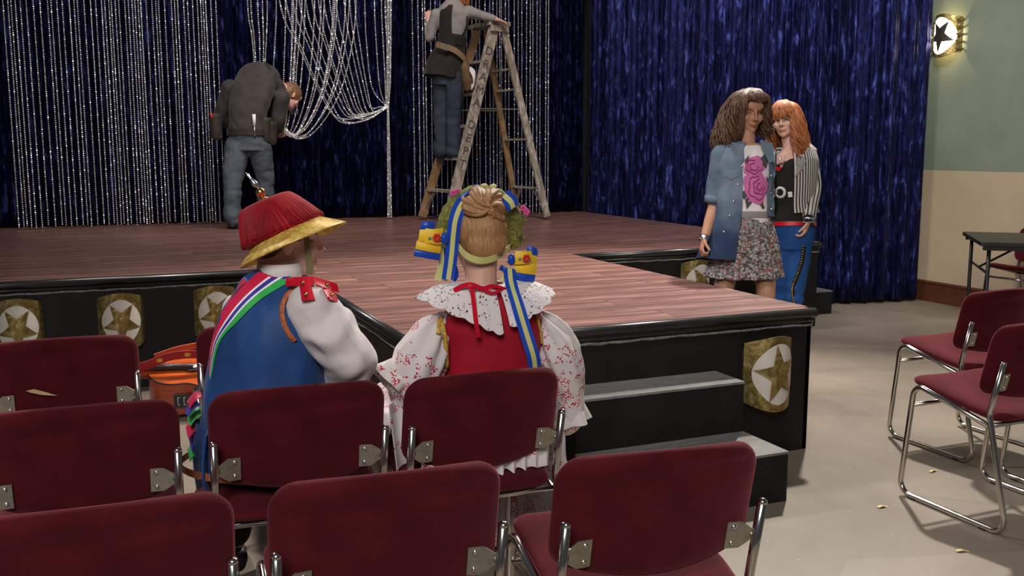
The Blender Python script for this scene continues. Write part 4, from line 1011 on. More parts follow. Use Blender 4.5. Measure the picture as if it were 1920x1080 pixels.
    # red neck ribbon with bow
    def rib(pts, w_, m_, par, side=(0, 0, 1), th=.0015): return MB().ribbon(catmull([V(p) for p in pts], 6), w_, V(side), th).build('ribbon', m_, par)
    rb = rib([at(u, v, y=y) for u, v, y in ((851, 545, 2.635), (868, 536, 2.625), (885, 534, 2.615), (905, 541, 2.612), (925, 537, 2.615), (952, 545, 2.63))], .014, 'ribbon_red', root)
    MB().ell(at(884, 538, y=2.607), (.012, .008, .010)).build('knot', 'ribbon_red', rb)
    rib([at(u, v, y=y) for u, v, y in ((884, 538, 2.606), (888, 565, 2.585), (892, 600, 2.568), (897, 632, 2.572))], .013, 'ribbon_red', rb, (1, 0, 0))
    rib([at(u, v, y=2.606) for u, v in ((905, 541), (920, 549), (935, 546), (936, 538), (925, 537))], .008, 'ribbon_red', rb)
    # hair: combed-up back, coiled bun
    m = MB(); hd.E(m, (0, -.016, .03), (.080, .100, .088), seg=28, rings=18); hd.E(m, (0, -.07, -.012), (.062, .042, .06), seg=24, rings=12)
    cap = fuse(m, .006, 3, lambda c, n: (-.03 if hd.L(c)[1] > .05 and hd.L(c)[2] < .06 else 0)+.0016*math.sin(c.x*620)*(1 if hd.L(c)[1] < 0 else 0))
    cap.build('hair', 'hair_blond', root)
    bun = MB(); bc = at(906, 385, y=2.70); rr = random.Random(5)
    sw_ = MB(); sw_.ell(bc, (.066, .056, .056), seg=40, rings=28)
    def twist(c, n):
        d = c-bc; an = math.atan2(d.z, d.x); rad_ = math.hypot(d.x, d.z); return .0065*math.sin(an*5+rad_*70+d.y*25)+.0022*math.sin(an*23+rad_*260+d.y*60)
    tw = fuse(sw_, .004, 2, twist); bun.v, bun.f = tw.v, tw.f
    for k in range(16):
        ph = rr.uniform(0, 6.28); tl = rr.uniform(-1.3, -.5); R0 = rr.uniform(.050, .062); P = []
        for j in range(15):
            a = ph+j*.24; P.append(bc+V((R0*1.06*math.cos(a), R0*.85*math.sin(a), R0*.55*math.sin(a*.8+tl)+tl*.026)))
        bun.tube(P, [.003+.0085*math.sin(PI*j/14) for j in range(15)], 6, flat=.5, fdir=(0, -1, .3))
    bo = bun.build('bun', 'hair_blond', root)
    # wreath
    wc = V((1.078, 2.79, 1.150))
    m = MB(); R_ = random.Random(8); n = 34
    arc = [wc+V((.112*math.cos(a), 0, .104*math.sin(a))) for a in [-.16*PI+1.32*PI*i/n for i in range(n+1)]]
    m.tube(arc, [.026+.012*math.sin(PI*i/n)+R_.uniform(-.003, .003) for i in range(n+1)], 12, flat=1.0, fdir=(0, 0, 1))
    for i in range(260):
        p = R_.choice(arc)+V((R_.gauss(0, .016), R_.uniform(-.03, .012), R_.gauss(0, .016))); m.ell(p, R_.uniform(.004, .008), seg=6, rings=4)
    wo = m.build('wreath', 'moss', root); wo['label'] = 'mossy green wreath'
    for u, v in ((851, 363), (858, 361), (981, 391), (987, 398)):
        p = at(u, v, y=2.79); fm = MB(); [fm.ell(p+V((.007*math.cos(a), 0, .007*math.sin(a))), (.006, .004, .006), seg=8, rings=5) for a in [2*PI*k/5 for k in range(5)]]; fm.build('flower', 'flower_pink', wo)
    for u, v in ((893, 350), (925, 349), (908, 348)):
        p = at(u, v, y=2.80); MB().ell(p, (.012, .005, .007), seg=8, rings=5).build('leaf', 'ribbon_yellow', wo)
    # head ribbons
    def triple(pts, w_, y, name='ribbon', side=None):
        P = catmull([at(u, v, y=yy) for (u, v), yy in zip(pts, y)], 8); o = MB().ribbon(P, w_, side or V((1, 0, -.2)), .0012).build(name, 'ribbon_blue', root)
        MB().ribbon([p+V((0, -.0022, 0)) for p in P], w_*.36, side or V((1, 0, -.2)), .0008).build('centre_stripe', 'ribbon_yellow', o); return o
    triple([(885, 366), (866, 382), (854, 410), (849, 445), (846, 480), (840, 524)], .040, [2.73, 2.70, 2.69, 2.69, 2.69, 2.70])
    triple([(868, 372), (880, 360), (893, 353)], .036, [2.72, 2.735, 2.75], side=V((.8, 0, .8)))
    triple([(944, 366), (957, 378), (962, 390)], .046, [2.72, 2.715, 2.72], side=V((.7, 0, .9)))
    triple([(955, 503), (958, 530), (970, 570), (985, 620), (999, 665), (1003, 690)], .040, [2.66, 2.62, 2.575, 2.565, 2.57, 2.58])
    bd = catmull([at(u, v, y=yy) for u, v, yy in ((856, 458, 2.72), (872, 477, 2.665), (892, 487, 2.645), (912, 488, 2.645), (935, 480, 2.66), (956, 463, 2.72))], 6)
    MB().ribbon(bd, .020, V((0, -.25, 1)), .0014).build('head_band', 'ribbon_yellow', root)
    for pts, w_, c in (([(830, 462), (829, 490), (820, 526)], .020, 'ribbon_yellow'), ([(838, 465), (838, 495), (833, 526)], .020, 'ribbon_yellow'), ([(846, 460), (850, 490), (856, 515), (850, 526)], .014, 'ribbon_blue'), ([(953, 500), (947, 515), (940, 528)], .018, 'ribbon_yellow'), ([(945, 500), (940, 508)], .02, 'ribbon_blue')):
        P = catmull([at(u, v, y=2.72) for u, v in pts], 5); MB().ribbon(P, w_, V((1, 0, 0)), .0012).build('streamer', c, root)
    # printed ribbon bows
    def bow(name, quads, knot, flowers, y):
        r = None
        for c, poly, dy in quads:
            P = [at(u, v, y=y+dy) for u, v in poly]; ex = V((1, 0, 0))
            a, b, c2, d = P
            def fn(u, v): p = a.lerp(b, u).lerp(d.lerp(c2, u), v); return p+V((0, -.010*math.sin(PI*u)-.004*math.sin(PI*v), 0))
            q = MB().slab(fn, 8, 6, .002).build(name if r is None else 'loop', c, r or root); r = r or q
        MB().ell(at(*knot, y=y-.018), (.012, .010, .018), seg=10, rings=7).build('knot', 'ribbon_blue', r)
        for u, v in flowers:
            p = at(u, v, y=y-.028); fm = MB(); [fm.ell(p+V((.0075*math.cos(a), 0, .0075*math.sin(a))), (.006, .0022, .006), seg=8, rings=5) for a in [2*PI*k/6 for k in range(6)]]; fm.build('flower_print', 'flower_red', r)
            fm = MB(); [fm.ell(p+V((q*.016, .001, -.008+abs(q)*.006)), (.006, .002, .004), seg=8, rings=5) for q in (-1.3, -.5, .6)]; fm.build('leaf_print', 'leaf_teal', r)
    bow('bow', [('ribbon_blue', ((790, 415), (815, 416), (813, 432), (787, 430)), 0), ('ribbon_gold', ((787, 431), (830, 428), (828, 447), (783, 452)), -.004), ('ribbon_gold', ((798, 428), (829, 433), (827, 458), (795, 455)), -.012), ('ribbon_gold', ((781, 452), (826, 460), (824, 475), (778, 466)), -.004), ('ribbon_blue', ((778, 466), (825, 475), (822, 488), (775, 479)), 0)], (833, 447), ((819, 446),), 2.70)
    bow('bow', [('ribbon_blue', ((988, 460), (1007, 466), (1006, 482), (986, 476)), 0), ('ribbon_gold', ((965, 478), (1004, 474), (1006, 494), (964, 494)), -.004), ('ribbon_gold', ((966, 471), (995, 470), (999, 492), (962, 496)), -.012), ('ribbon_gold', ((964, 496), (1006, 494), (1003, 515), (961, 509)), -.004), ('ribbon_blue', ((961, 509), (1003, 514), (999, 531), (960, 523)), 0)], (959, 487), ((987, 485),), 2.68)
seated_girl()
# ------------------------------------------------------------------ girl in the denim jacket, walking
def fl(u, D, z): p = at(u, 640, D=D); return V((p.x, p.y, z))
def denim_girl():
    D = 5.58; bf = hz((-.40, -.92)); r = rt(bf); B = fl(1392, D, 0)
    root = thing('person', B, 'person with long wavy brown hair in an open denim jacket and floral ruffled skirt, walking', 'person')
    A = lambda u, v, d=0: at(u, v, D=D+d)
    hd = Head(A(1404, 210, .01), V((-.20, -.96, -.20)), V((.04, -.05, 1)), 1.03); m = MB()
    sp_ = [(A(1397, 445), .16, .115), (A(1399, 420), .145, .105), (A(1401, 392), .115, .085), (A(1402, 345), .130, .098), (A(1401, 310), .145, .098), (A(1400, 287), .155, .075), (A(1400, 270), .075, .06)]
    torso(m, sp_, bf); limb(m, [A(1400, 285), A(1401, 262), hd.P(0, -.02, -.04)], [.055, .046, .05]); hd.add(m)
    sR, sL = A(1354, 291), A(1434, 291, .06); eR, wR = A(1341, 380, .03), A(1321, 447, -.06); eL, wL = A(1428, 385, .22), A(1420, 452, .24)
    limb(m, [sR, sR.lerp(eR, .5), eR, eR.lerp(wR, .5), wR], [.05, .043, .038, .034, .025]); limb(m, [sL, sL.lerp(eL, .5), eL, eL.lerp(wL, .5), wL], [.05, .043, .038, .034, .025])
    hand(m, wR, wR-eR+V((0, 0, -.05)), r*-1, bf, .95, .95); hand(m, wL, (0, 0, -1), r, bf, .5, .95)
    legs = ((A(1371, 445), A(1357, 545, -.02), fl(1352, D+.22, .09)), (A(1424, 445), A(1436, 540, -.05), fl(1428, D-.05, .085)))
    for h_, k, a in legs: limb(m, [h_, h_.lerp(k, .5), k, k.lerp(a, .35), k.lerp(a, .75), a], [.088, .075, .056, .055, .042, .034]); foot(m, a, bf)
    body = fuse(m, .0045, 3, hd.dent); body.build('body', 'skin_tan', root); hd.face(root, 'lip_dark', .9, 'hair_brown', body.bvh())
    for h_, k, a in legs:
        m = MB(); foot(m, a+V((0, 0, .004)), bf); limb(m, [a+V((0, 0, .1)), a], [.05, .045]); fuse(m, .008, 2, lambda c, n: .004 if c.z > .01 else 0).build('boot', 'tool_leather', root)
    # white tee with the rose print
    m = MB(); torso(m, [(A(1399, 425), .150, .112), (A(1401, 392), .128, .10), (A(1402, 345), .143, .112), (A(1401, 310), .155, .11), (A(1400, 288), .158, .084), (A(1400, 275), .088, .070)], bf)
    tee = fuse(m, .006, 3, lambda c, n: .006*fbm(c, 8)); tb_ = tee.bvh(); to = tee.build('shirt', 'cloth_white', root)
    def ro(cu, cv, a, b, k=0, n=20, w_=.12): return [(cu+a*(1+w_*math.sin(5*q+k))*math.cos(q), cv+b*(1+w_*math.sin(5*q+k))*math.sin(q)) for q in [2*PI*i/n for i in range(n)]]
    po = patch(tb_, ro(1414, 312, 20, 20, 1), 5.4, .004).build('rose_print', 'rose_pink', to); patch(tb_, ro(1417, 351, 24, 32, 2), 5.4, .005).build('rose', 'rose_pink', po)
    for cu, cv, a, b, k in ((1414, 312, 14, 13, .4), (1414, 312, 8, 7, 2), (1421, 351, 17, 22, 1), (1423, 350, 10, 14, 2.4), (1424, 350, 4.5, 7, .3)):
        P = [cast(tb_, *q, .008, 5.4) for q in ro(cu, cv, a, b, k, 26)[:21]]; MB().tube(P, .0030, 5).build('petal_line', 'rose_deep', po)
    for poly in (((1397, 300), (1404, 290), (1403, 302), (1398, 310)), ((1426, 296), (1438, 285), (1441, 300), (1437, 316), (1430, 310)), ((1388, 362), (1397, 356), (1401, 368), (1395, 374)), ((1397, 374), (1403, 370), (1410, 380), (1400, 392)), ((1424, 382), (1430, 378), (1434, 390), (1430, 392)), ((1436, 330), (1441, 335), (1440, 345))):
        patch(tb_, poly, 5.4, .005, 3).build('leaf_print', 'rose_leaf', po)
    # skirt with two ruffled tiers
    def skirt(v0, v1, r0, r1, name, m_, nf, amp, seed):
        R = []
        for i in range(15):
            t_ = i/14; c = A(1400-6*t_, v0+(v1-v0)*t_); rx = r0+(r1-r0)*t_**.8
            R += ring_loft(None, [(c, rx, rx*.74), (c-UPV*.01, rx, rx*.74)], bf, seg=110, e=2.0, fold=lambda a, q: amp*t_*(math.sin(nf*a+seed+1.5*math.sin(2*a))+.5*math.sin(nf*1.7*a+2)))[:1]
        mm = MB().loft(R, cap=False); o = mm.build(name, m_, root); so = o.modifiers.new('c', 'SOLIDIFY'); so.thickness = .004; return o
    skirt(400, 470, .128, .195, 'skirt_yoke', 'print_multi', 18, .05, 1); skirt(455, 519, .172, .212, 'skirt', 'print_multi', 15, .075, 2)
    MB().loft(ring_loft(None, [(A(1400, 399), .140, .108), (A(1400, 405), .146, .112), (A(1400, 411), .144, .110)], bf, seg=40), cap=False).build('waistband', 'shirt_grey', root)
    m = MB()
    for k in range(9): q = ring_loft(None, [(A(1400, 412), .138, .104), (A(1397, 440+(k % 3)*7), .170, .128)], bf, seg=40, e=2); j = (7+k) % 40; m.tube([q[0][j], q[0][j].lerp(q[1][j], .5)+bf*.008, q[1][j]], .006, 6, flat=.4)
    m.build('skirt_pleat', 'shirt_grey', root)
    # jacket
    a0, a1 = math.radians(132), math.radians(360+78); ds = [(A(1400, 272), .080, .066), (A(1398, 284), .145, .090), (A(1396, 305), .168, .118), (A(1396, 345), .160, .126), (A(1394, 395), .160, .128), (A(1388, 445), .190, .15), (A(1383, 492), .230, .172)]
    def jring(k):
        n = 6; cs = catmull([s[0] for s in ds], n); rx = lerps([s[1] for s in ds], n); ry = lerps([s[2] for s in ds], n)
        return ring_loft(None, [(c, a+k, b+k) for c, a, b in zip(cs, rx, ry)], bf, seg=60, a0=a0, a1=a1, e=2.2)
    R = jring(0); NR = len(R)
    def jf(u, v):
        j = min(NR-1, int(round(v*(NR-1)))); i = int(round(u*59)); p = R[j][i]; c = sum(R[j], V())/60; d = (p-c); d.z = 0; d.normalize()
        cut = max(0, 1-u/.22)
        if cut > 0: j = int(j*(1-.30*min(1, cut*2))); p = R[j][i]
        return p+d*(.010*fbm(p, 9)+.010*math.sin(i*.5)*max(0, v-.6)*2)
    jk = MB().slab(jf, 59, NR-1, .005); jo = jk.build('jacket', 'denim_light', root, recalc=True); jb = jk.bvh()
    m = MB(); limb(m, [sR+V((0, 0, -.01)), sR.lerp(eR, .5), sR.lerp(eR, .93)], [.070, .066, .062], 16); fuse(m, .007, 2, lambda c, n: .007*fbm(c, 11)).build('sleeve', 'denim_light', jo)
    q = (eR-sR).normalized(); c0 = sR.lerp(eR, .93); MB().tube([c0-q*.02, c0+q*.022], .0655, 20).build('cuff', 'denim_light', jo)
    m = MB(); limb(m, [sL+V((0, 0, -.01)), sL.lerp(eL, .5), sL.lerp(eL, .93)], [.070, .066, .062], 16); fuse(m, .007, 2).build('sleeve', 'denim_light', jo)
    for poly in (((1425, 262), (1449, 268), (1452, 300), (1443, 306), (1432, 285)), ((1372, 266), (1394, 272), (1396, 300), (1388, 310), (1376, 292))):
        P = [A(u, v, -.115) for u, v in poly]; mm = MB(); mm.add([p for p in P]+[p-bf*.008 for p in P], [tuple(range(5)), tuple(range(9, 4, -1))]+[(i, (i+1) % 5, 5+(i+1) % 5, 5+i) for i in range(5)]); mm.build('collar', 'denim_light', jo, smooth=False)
    m = patch(jb, [(1357, 318), (1386, 318), (1386, 330), (1371, 337), (1357, 330)], 5.45, .006, 3); m.build('pocket_flap', 'denim_light', jo)
    for u, v in ((1392, 312), (1385, 346), (1376, 378), (1369, 404), (1358, 435), (1446, 330), (1446, 362), (1447, 392)):
        p = cast(jb, u, v, .006, A(u, v, -.12)); MB().lathe([(.006, 0), (.006, .002), (.003, .003)], p, -FW, 10).build('snap_button', 'silver_metal', jo)
    # watch
    d = (wR-eR).normalized(); wt = MB().tube([wR-d*.012, wR+d*.014], .031, 18).build('watch', 'silver_metal', root); MB().lathe([(.021, 0), (.021, .008), (.015, .010)], wR-FW*.026, -FW, 18).build('watch_face', 'lamp_iron' if False else 'silver_metal', wt)
    # hair
    rn_ = random.Random(2); m = MB(); hd.E(m, (0, -.02, .042), (.088, .100, .090), seg=24, rings=16)
    cp = fuse(m, .008, 2, lambda c, n: (-.05 if hd.L(c)[1] > .045 and hd.L(c)[2] < .085 else 0)+.004*fbm(c, 30)); m = MB(); m.v, m.f = cp.v, cp.f
    S = []
    for k in range(720):
        ph = rn_.uniform(.95, 2*PI-.95); side = abs(math.sin(ph)); o = rn_.uniform(-.018, .022); L_ = rn_.uniform(-.24, -.15)+(.10 if ph > PI*1.2 else 0); q_ = .86 if ph > PI*1.2 else 1.06
        S.append((ph, [(.02, .130), (.086+o*.5, .092), ((.112+o)*q_, .01), ((.128+o)*q_, -.075), ((.132+o*1.3)*q_, L_)], rn_.uniform(.004, .0068), .002, .030))
    for k in range(60):
        ph = rn_.choice((rn_.uniform(.6, .95), rn_.uniform(.6, .95), rn_.uniform(-1.1, -.85))); S.append((ph, [(.03, .126), (.090, .098), (.108, .050), (.112, -.02), (.115, rn_.uniform(-.16, -.08))], .006, .002, .010))
    for k in range(50): S.append((rn_.uniform(-.7, .7), [(-.02, .130), (.045, .130), (.085, .105), (.100, rn_.uniform(.07, .085))], .007, .003, .004))
    locks(m, hd, S, rn_); m.build('hair', 'hair_brown', root)
denim_girl()

# ------------------------------------------------------------------ red-haired girl behind her
def red_girl():
    D = 6.12; bf = hz((-.62, -.78)); r = rt(bf); B = fl(1482, D, 0)
    root = thing('person', B, 'person with long red wavy hair in a black and white striped blazer and blue jeans', 'person')
    A = lambda u, v, d=0: at(u, v, D=D+d)
    hd = Head(A(1472, 226), V((-.80, -.60, -.06)), UPV-RT*.16, .98); m = MB()
    sp_ = [(A(1484, 445), .125, .09), (A(1484, 425), .122, .088), (A(1485, 390), .108, .08), (A(1487, 345), .120, .09), (A(1487, 310), .135, .09), (A(1486, 288), .15, .07), (A(1482, 276), .07, .055)]
    torso(m, sp_, bf); limb(m, [A(1484, 290), A(1479, 268), hd.P(0, -.02, -.04)], [.05, .043, .048]); hd.add(m)
    sL, sR = A(1514, 290, .0), A(1463, 293, .06); eL, wL = A(1525, 352, -.03), A(1516, 414, -.13); eR, wR = A(1452, 352, .05), A(1462, 414, .05)
    for a, b, c in ((sL, eL, wL), (sR, eR, wR)): limb(m, [a, a.lerp(b, .5), b, b.lerp(c, .5), c], [.047, .040, .036, .032, .024])
    hand(m, wL, V((-.1, -.05, -1))-RT*.25, r, bf, .55, .92); hand(m, wR, (0, 0, -1), r*-1, bf, .5, .92)
    legs = ((A(1466, 445, .03), A(1468, 555, .0), fl(1466, D+.02, .085)), (A(1500, 445), A(1490, 555, -.03), fl(1488, D-.02, .085)))
    for h_, k, a in legs: limb(m, [h_, h_.lerp(k, .5), k, k.lerp(a, .35), a], [.078, .066, .05, .045, .034]); foot(m, a, bf)
    body = fuse(m, .0045, 3, hd.dent); body.build('body', 'skin_fair', root); hd.face(root, 'lip_pink', .1, 'hair_red', body.bvh())
    # jeans with a studded side seam
    m = MB(); torso(m, [(A(1484, 470), .120, .09), (A(1484, 455), .136, .100), (A(1484, 436), .144, .106), (A(1484, 418), .140, .103)], bf, n=4)
    for h_, k, a in legs: limb(m, [h_, h_.lerp(k, .5), k, k.lerp(a, .35), a+V((0, 0, .04))], [.088, .074, .056, .052, .046])
    jn = fuse(m, .006, 3, lambda c, n: .005*math.sin(c.z*85+3*noise.noise(c*8))*max(0, min(1, (.62-c.z)*5))+.003*fbm(c, 12)); jo = jn.build('jeans', 'jeans_blue', root); jb = jn.bvh()
    se = [(1508, 462), (1504, 490), (1496, 515), (1488, 535), (1487, 552), (1491, 570)]
    P = catmull([cast(jb, u, v, .003, A(u, v, -.05)) for u, v in se], 6); MB().ribbon(P, .026, RT, .0015).build('side_stripe', 'cloth_black', jo)
    for i in range(0, len(P), 1):
        MB().ell(P[i]-FW*.003-RT*.006, .0048, seg=6, rings=4).build('stud', 'gold_metal', jo)
    for a in legs: m = MB(); foot(m, a[2]+V((0, 0, .003)), bf); fuse(m, .008, 2, lambda c, n: .004 if c.z > .01 else 0).build('shoe', 'black_plastic', root)
    # tops
    m = MB(); torso(m, [(A(1484, 424), .150, .110), (A(1485, 390), .118, .092), (A(1487, 345), .130, .102), (A(1487, 312), .137, .10), (A(1486, 298), .10, .082)], bf)
    tk = fuse(m, .006, 3, lambda c, n: .003*fbm(c, 8)); tb_ = tk.bvh(); to = tk.build('tank_top', 'cloth_black', root)
    MB().loft(ring_loft(None, [(A(1484, 417), .150, .111), (A(1484, 425), .153, .113)], bf, seg=40), cap=False).build('red_hem', 'ribbon_red', to)
    m = MB(); band(tb_, [(1449, 304), (1459, 314), (1468, 306)], [(1450, 309), (1459, 321), (1469, 311)], 6.0, off=.004, n=12, k=2).build('red_neckline', 'ribbon_red', to)
    ringp = [cast(tb_, 1463+8.5*math.cos(q), 361+9*math.sin(q), .004, A(1463, 361, -.11)) for q in [2*PI*i/22 for i in range(23)]]; MB().tube(ringp, .0095, 6, flat=.4, fdir=-FW).build('print_letter', 'mark_white', to)
    patch(tb_, [(1477, 360), (1485, 359), (1486, 369), (1478, 370)], A(1481, 365, -.1), .005, 2).build('print_dot', 'mark_white', to)
    patch(tb_, [(1446, 352), (1451, 352), (1451, 371), (1446, 371)], A(1448, 361, -.1), .005, 2).build('print_bar', 'mark_white', to)
    # striped blazer: vertical stripes follow the cloth through UVs
    a0, a1 = math.radians(92), math.radians(360+40); ds = [(A(1483, 277), .078, .062), (A(1486, 286), .135, .082), (A(1487, 305), .152, .106), (A(1487, 345), .146, .112), (A(1486, 380), .145, .112), (A(1487, 402), .158, .120)]
    n = 6; cs = catmull([s[0] for s in ds], n); rx = lerps([s[1] for s in ds], n); ry = lerps([s[2] for s in ds], n); R = ring_loft(None, list(zip(cs, rx, ry)), bf, seg=60, a0=a0, a1=a1); NR = len(R)
    def uvmesh(o, fn):
        uv = o.data.uv_layers.new(name='uv')
        for p in o.data.polygons:
            for li in p.loop_indices: uv.data[li].uv = fn(o.data.loops[li].vertex_index)
    jk = MB().slab(lambda u, v: R[min(NR-1, int(round(v*(NR-1))))][int(round(u*59))], 59, NR-1, .005); jko = jk.build('blazer', 'stripe_bw', root, recalc=True)
    uvmesh(jko, lambda i: (((i % (60*NR)) % 60)/59*46, 0))
    def slv(a, b, c, d):
        P = catmull([a.lerp(A(1486, 290), .45), a.lerp(A(1486, 290), .1)+V((0, 0, .004)), a.lerp(b, .5), b, b.lerp(c, .5), b.lerp(c, d)], 6); N = len(P); rad = lerps([.045, .064, .056, .050, .046, .042], 6); mm = MB(); mm.tube(P, rad, 40, cap=True, fdir=bf); o = mm.build('sleeve', 'stripe_bw', jko); uvmesh(o, lambda i: ((i % 40)/40*12 if True else 0, 0))
        return o
    slv(sL, eL, wL, .9); slv(sR, eR, wR, .9)
    lb = jk.bvh(); lp = patch(lb, [(1502, 284), (1492, 300), (1478, 330), (1488, 340), (1506, 318), (1512, 300)], A(1495, 310, -.12), .008, 4); lo_ = lp.build('lapel', 'stripe_bw', jko); uvmesh(lo_, lambda i: (lp.v[i].dot(RT)*70+lp.v[i].z*60, 0))
    # cuffs of bracelets, ring
    d = (wL-eL).normalized()
    for k, (o_, c) in enumerate(((-.05, 'cloth_black'), (-.032, 'silver_metal'), (-.018, 'cloth_black'), (-.002, 'silver_metal'), (.012, 'cloth_black'))):
        b = MB().tube([wL+d*(o_-.007), wL+d*(o_+.007)], .033, 16).build('bracelet', c, root)
        if k in (0, 2, 4):
            for q in range(7):
                s_ = -RT*math.cos(.3+q*.42)-FW*math.sin(.3+q*.42); MB().ell(wL+d*o_+s_*.034, .0048, seg=6, rings=4).build('stud', 'silver_metal', b)
    MB().tube(catmull([A(1462, 292, -.09), A(1463, 305, -.105), A(1466, 315, -.11), A(1469, 305, -.105), A(1472, 292, -.09)], 4), .002, 5).build('necklace', 'silver_metal', root)
    # hair
    rn_ = random.Random(6); m = MB(); hd.E(m, (0, -.018, .040), (.086, .098, .088), seg=24, rings=16)
    cp = fuse(m, .008, 2, lambda c, n: (-.05 if hd.L(c)[1] > .045 and hd.L(c)[2] < .078 else 0)+.004*fbm(c, 30)); m = MB(); m.v, m.f = cp.v, cp.f; S = []
    for k in range(420):
        ph = rn_.uniform(1.0, 2*PI-1.0); o = rn_.uniform(-.015, .02); ln = rn_.uniform(-.30, -.18)
        S.append((ph, [(.02, .126), (.080+o*.4, .086), (.098+o, .005), (.105+o, -.09), (.105+o*1.4, -.18), (.10+o, ln)], rn_.uniform(.0045, .0075), .002, .024))
    for k in range(170):                                   # curls falling forward over her left shoulder
        ph = rn_.uniform(-1.25, -.72); o = rn_.uniform(-.02, .02); S.append((ph, [(.02, .126), (.088, .085), (.098, 0), (.105+o, -.10), (.115+o, -.20), (.11+o, rn_.uniform(-.43, -.28))], .0062, .002, .028))
    for k in range(60): S.append((rn_.uniform(-.8, .6), [(-.02, .128), (.045, .128), (.088, .100), (.103, .060), (.104, rn_.uniform(.014, .035))], .0065, .002, .004))
    locks(m, hd, S, rn_); m.build('hair', 'hair_red', root)
red_girl()

# ------------------------------------------------------------------ stage hands
def worker_man():
    B = V((1.25, 9.3, H)); bf = hz((.45, .89)); r = rt(bf); root = thing('person', B, 'person in a dark shirt, jeans and tool belt, bending over on the stage', 'person')
    A = lambda u, v, y: at(u, v, y=y)
    pel = V((1.27, 9.27, 1.53)); sp_ = [(pel+V((0, 0, -.10)), .14, .105), (pel, .14, .10), (A(466, 205, 9.28), .14, .095), (A(474, 173, 9.35), .16, .10), (A(488, 153, 9.44), .15, .09), (A(512, 155, 9.53), .08, .065)]
    hd = Head(A(545, 180, 9.60), V((.62, .25, -.72)), V((.55, .30, .75)), 1.06); m = MB(); torso(m, sp_, bf); limb(m, [A(508, 157, 9.54), A(525, 162, 9.56), hd.P(0, -.02, 0)], [.06, .055, .055]); hd.add(m)
    sL, sR = A(432, 165, 9.50), A(528, 182, 9.36); eL, wL = A(414, 215, 9.62), A(440, 245, 9.80); eR, wR = A(520, 232, 9.45), A(524, 243, 9.62)
    for a, b, c in ((sL, eL, wL), (sR, eR, wR)): limb(m, [a, a.lerp(b, .5), b, b.lerp(c, .5), c], [.06, .052, .045, .04, .03])
    hand(m, wL, (.5, .8, -.3), (0, 0, -1), (.8, -.5, 0), .6); hand(m, wR, (.2, .5, -.2), (0, 0, -1), (-.8, .5, 0), .8)
    legs = ((pel+V((-.09, .02, -.10)), V((1.115, 9.22, 1.10)), V((1.10, 9.22, H+.09))), (pel+V((.10, -.01, -.10)), V((1.43, 9.35, 1.14)), V((1.44, 9.42, H+.09))))
    for h_, k, a in legs: limb(m, [h_, h_.lerp(k, .5), k, k.lerp(a, .35), a], [.095, .085, .062, .058, .042])
    foot(m, legs[0][2], (.2, 1, 0)); foot(m, legs[1][2], (.3, 1, 0))
    fuse(m, .007, 3).build('body', 'skin_pale', root)
    m = MB(); torso(m, [(pel+V((0, 0, -.14)), .165, .135), (pel, .170, .132), (pel+V((0, 0, .07)), .162, .125)], bf, n=4)
    for h_, k, a in legs: limb(m, [h_, h_.lerp(k, .5), k, k.lerp(a, .35), a+V((0, 0, .0))], [.115, .105, .085, .082, .078])
    fuse(m, .009, 3, lambda c, n: .008*fbm(V((c.x, c.y, c.z*1.6)), 9)+.006*math.sin(c.z*40+4*noise.noise(c*6))*max(0, min(1, (1.25-c.z)*3))).build('jeans', 'denim_faded', root)
    for h_, k, a in legs: m = MB(); foot(m, a, (.2, 1, 0)); fuse(m, .009, 2, lambda c, n: .008 if c.z > H+.012 else 0).build('shoe', 'black_plastic', root)
    m = MB(); ss = [(pel+V((0, 0, .03)), .176, .145), (pel+V((0, 0, .09)), .168, .135), (A(466, 205, 9.27), .172, .13), (A(474, 172, 9.33), .20, .14), (A(487, 150, 9.42), .195, .13), (A(512, 152, 9.52), .12, .09)]; torso(m, ss, bf)
    for a, b, c in ((sL, eL, wL), (sR, eR, wR)): limb(m, [a, a.lerp(b, .5), b, b.lerp(c, .5), b.lerp(c, .85)], [.085, .075, .066, .058, .048])
    limb(m, [A(478, 140, 9.38), A(500, 143, 9.42), A(522, 162, 9.47), A(533, 180, 9.46)], [.05, .06, .06, .045])
    fuse(m, .009, 3, lambda c, n: .012*fbm(c, 7)+.007*math.sin((c.x*.7+c.z)*38+6*noise.noise(c*5))*max(0, noise.noise(c*4))).build('shirt', 'shirt_charcoal', root)
    m = MB(); hd.E(m, (0, -.015, .03), (.084, .104, .094), seg=24, rings=16); hd.E(m, (0, -.06, -.03), (.07, .055, .06), seg=18, rings=12)
    fuse(m, .008, 2, lambda c, n: (-.04 if hd.L(c)[1] > .05 and hd.L(c)[2] < .07 else 0)+.006*fbm(c, 35)).build('hair', 'hair_light_brown', root)
    belt = MB().loft(ring_loft(None, [(pel+V((0, 0, .0)), .182, .150), (pel+V((0, 0, .055)), .182, .150)], bf, seg=40), cap=False).build('tool_belt', 'tool_leather', root)
    def pouch(c, s, m_='tool_leather'):
        mm = MB(); c = V(c); x, y, z = s; mm.loft([[c+V((x*k*math.cos(a), y*k*math.sin(a), q)) for a in [2*PI*j/16 for j in range(16)]] for q, k in ((-z, .55), (-z*.8, .85), (-z*.2, 1), (z*.7, .95), (z, 1.02))]); return mm.build('pouch', m_, belt)
    pouch(A(405, 238, 9.22), (.05, .04, .12)); pouch(A(497, 245, 9.20), (.06, .045, .12)); pouch(A(509, 250, 9.24), (.05, .045, .11))
    MB().tube([A(399, 222, 9.20), A(395, 212, 9.20)], [.014, .012], 8).build('tool_grip', 'flower_red', belt)
    MB().tube([A(476, 214, 9.10), A(477, 236, 9.10)], [.017, .014], 8).build('hammer_handle', 'mark_white', belt); MB().tube([A(477, 236, 9.10), A(478, 256, 9.11)], .009, 8).build('hammer_shaft', 'silver_metal', belt)
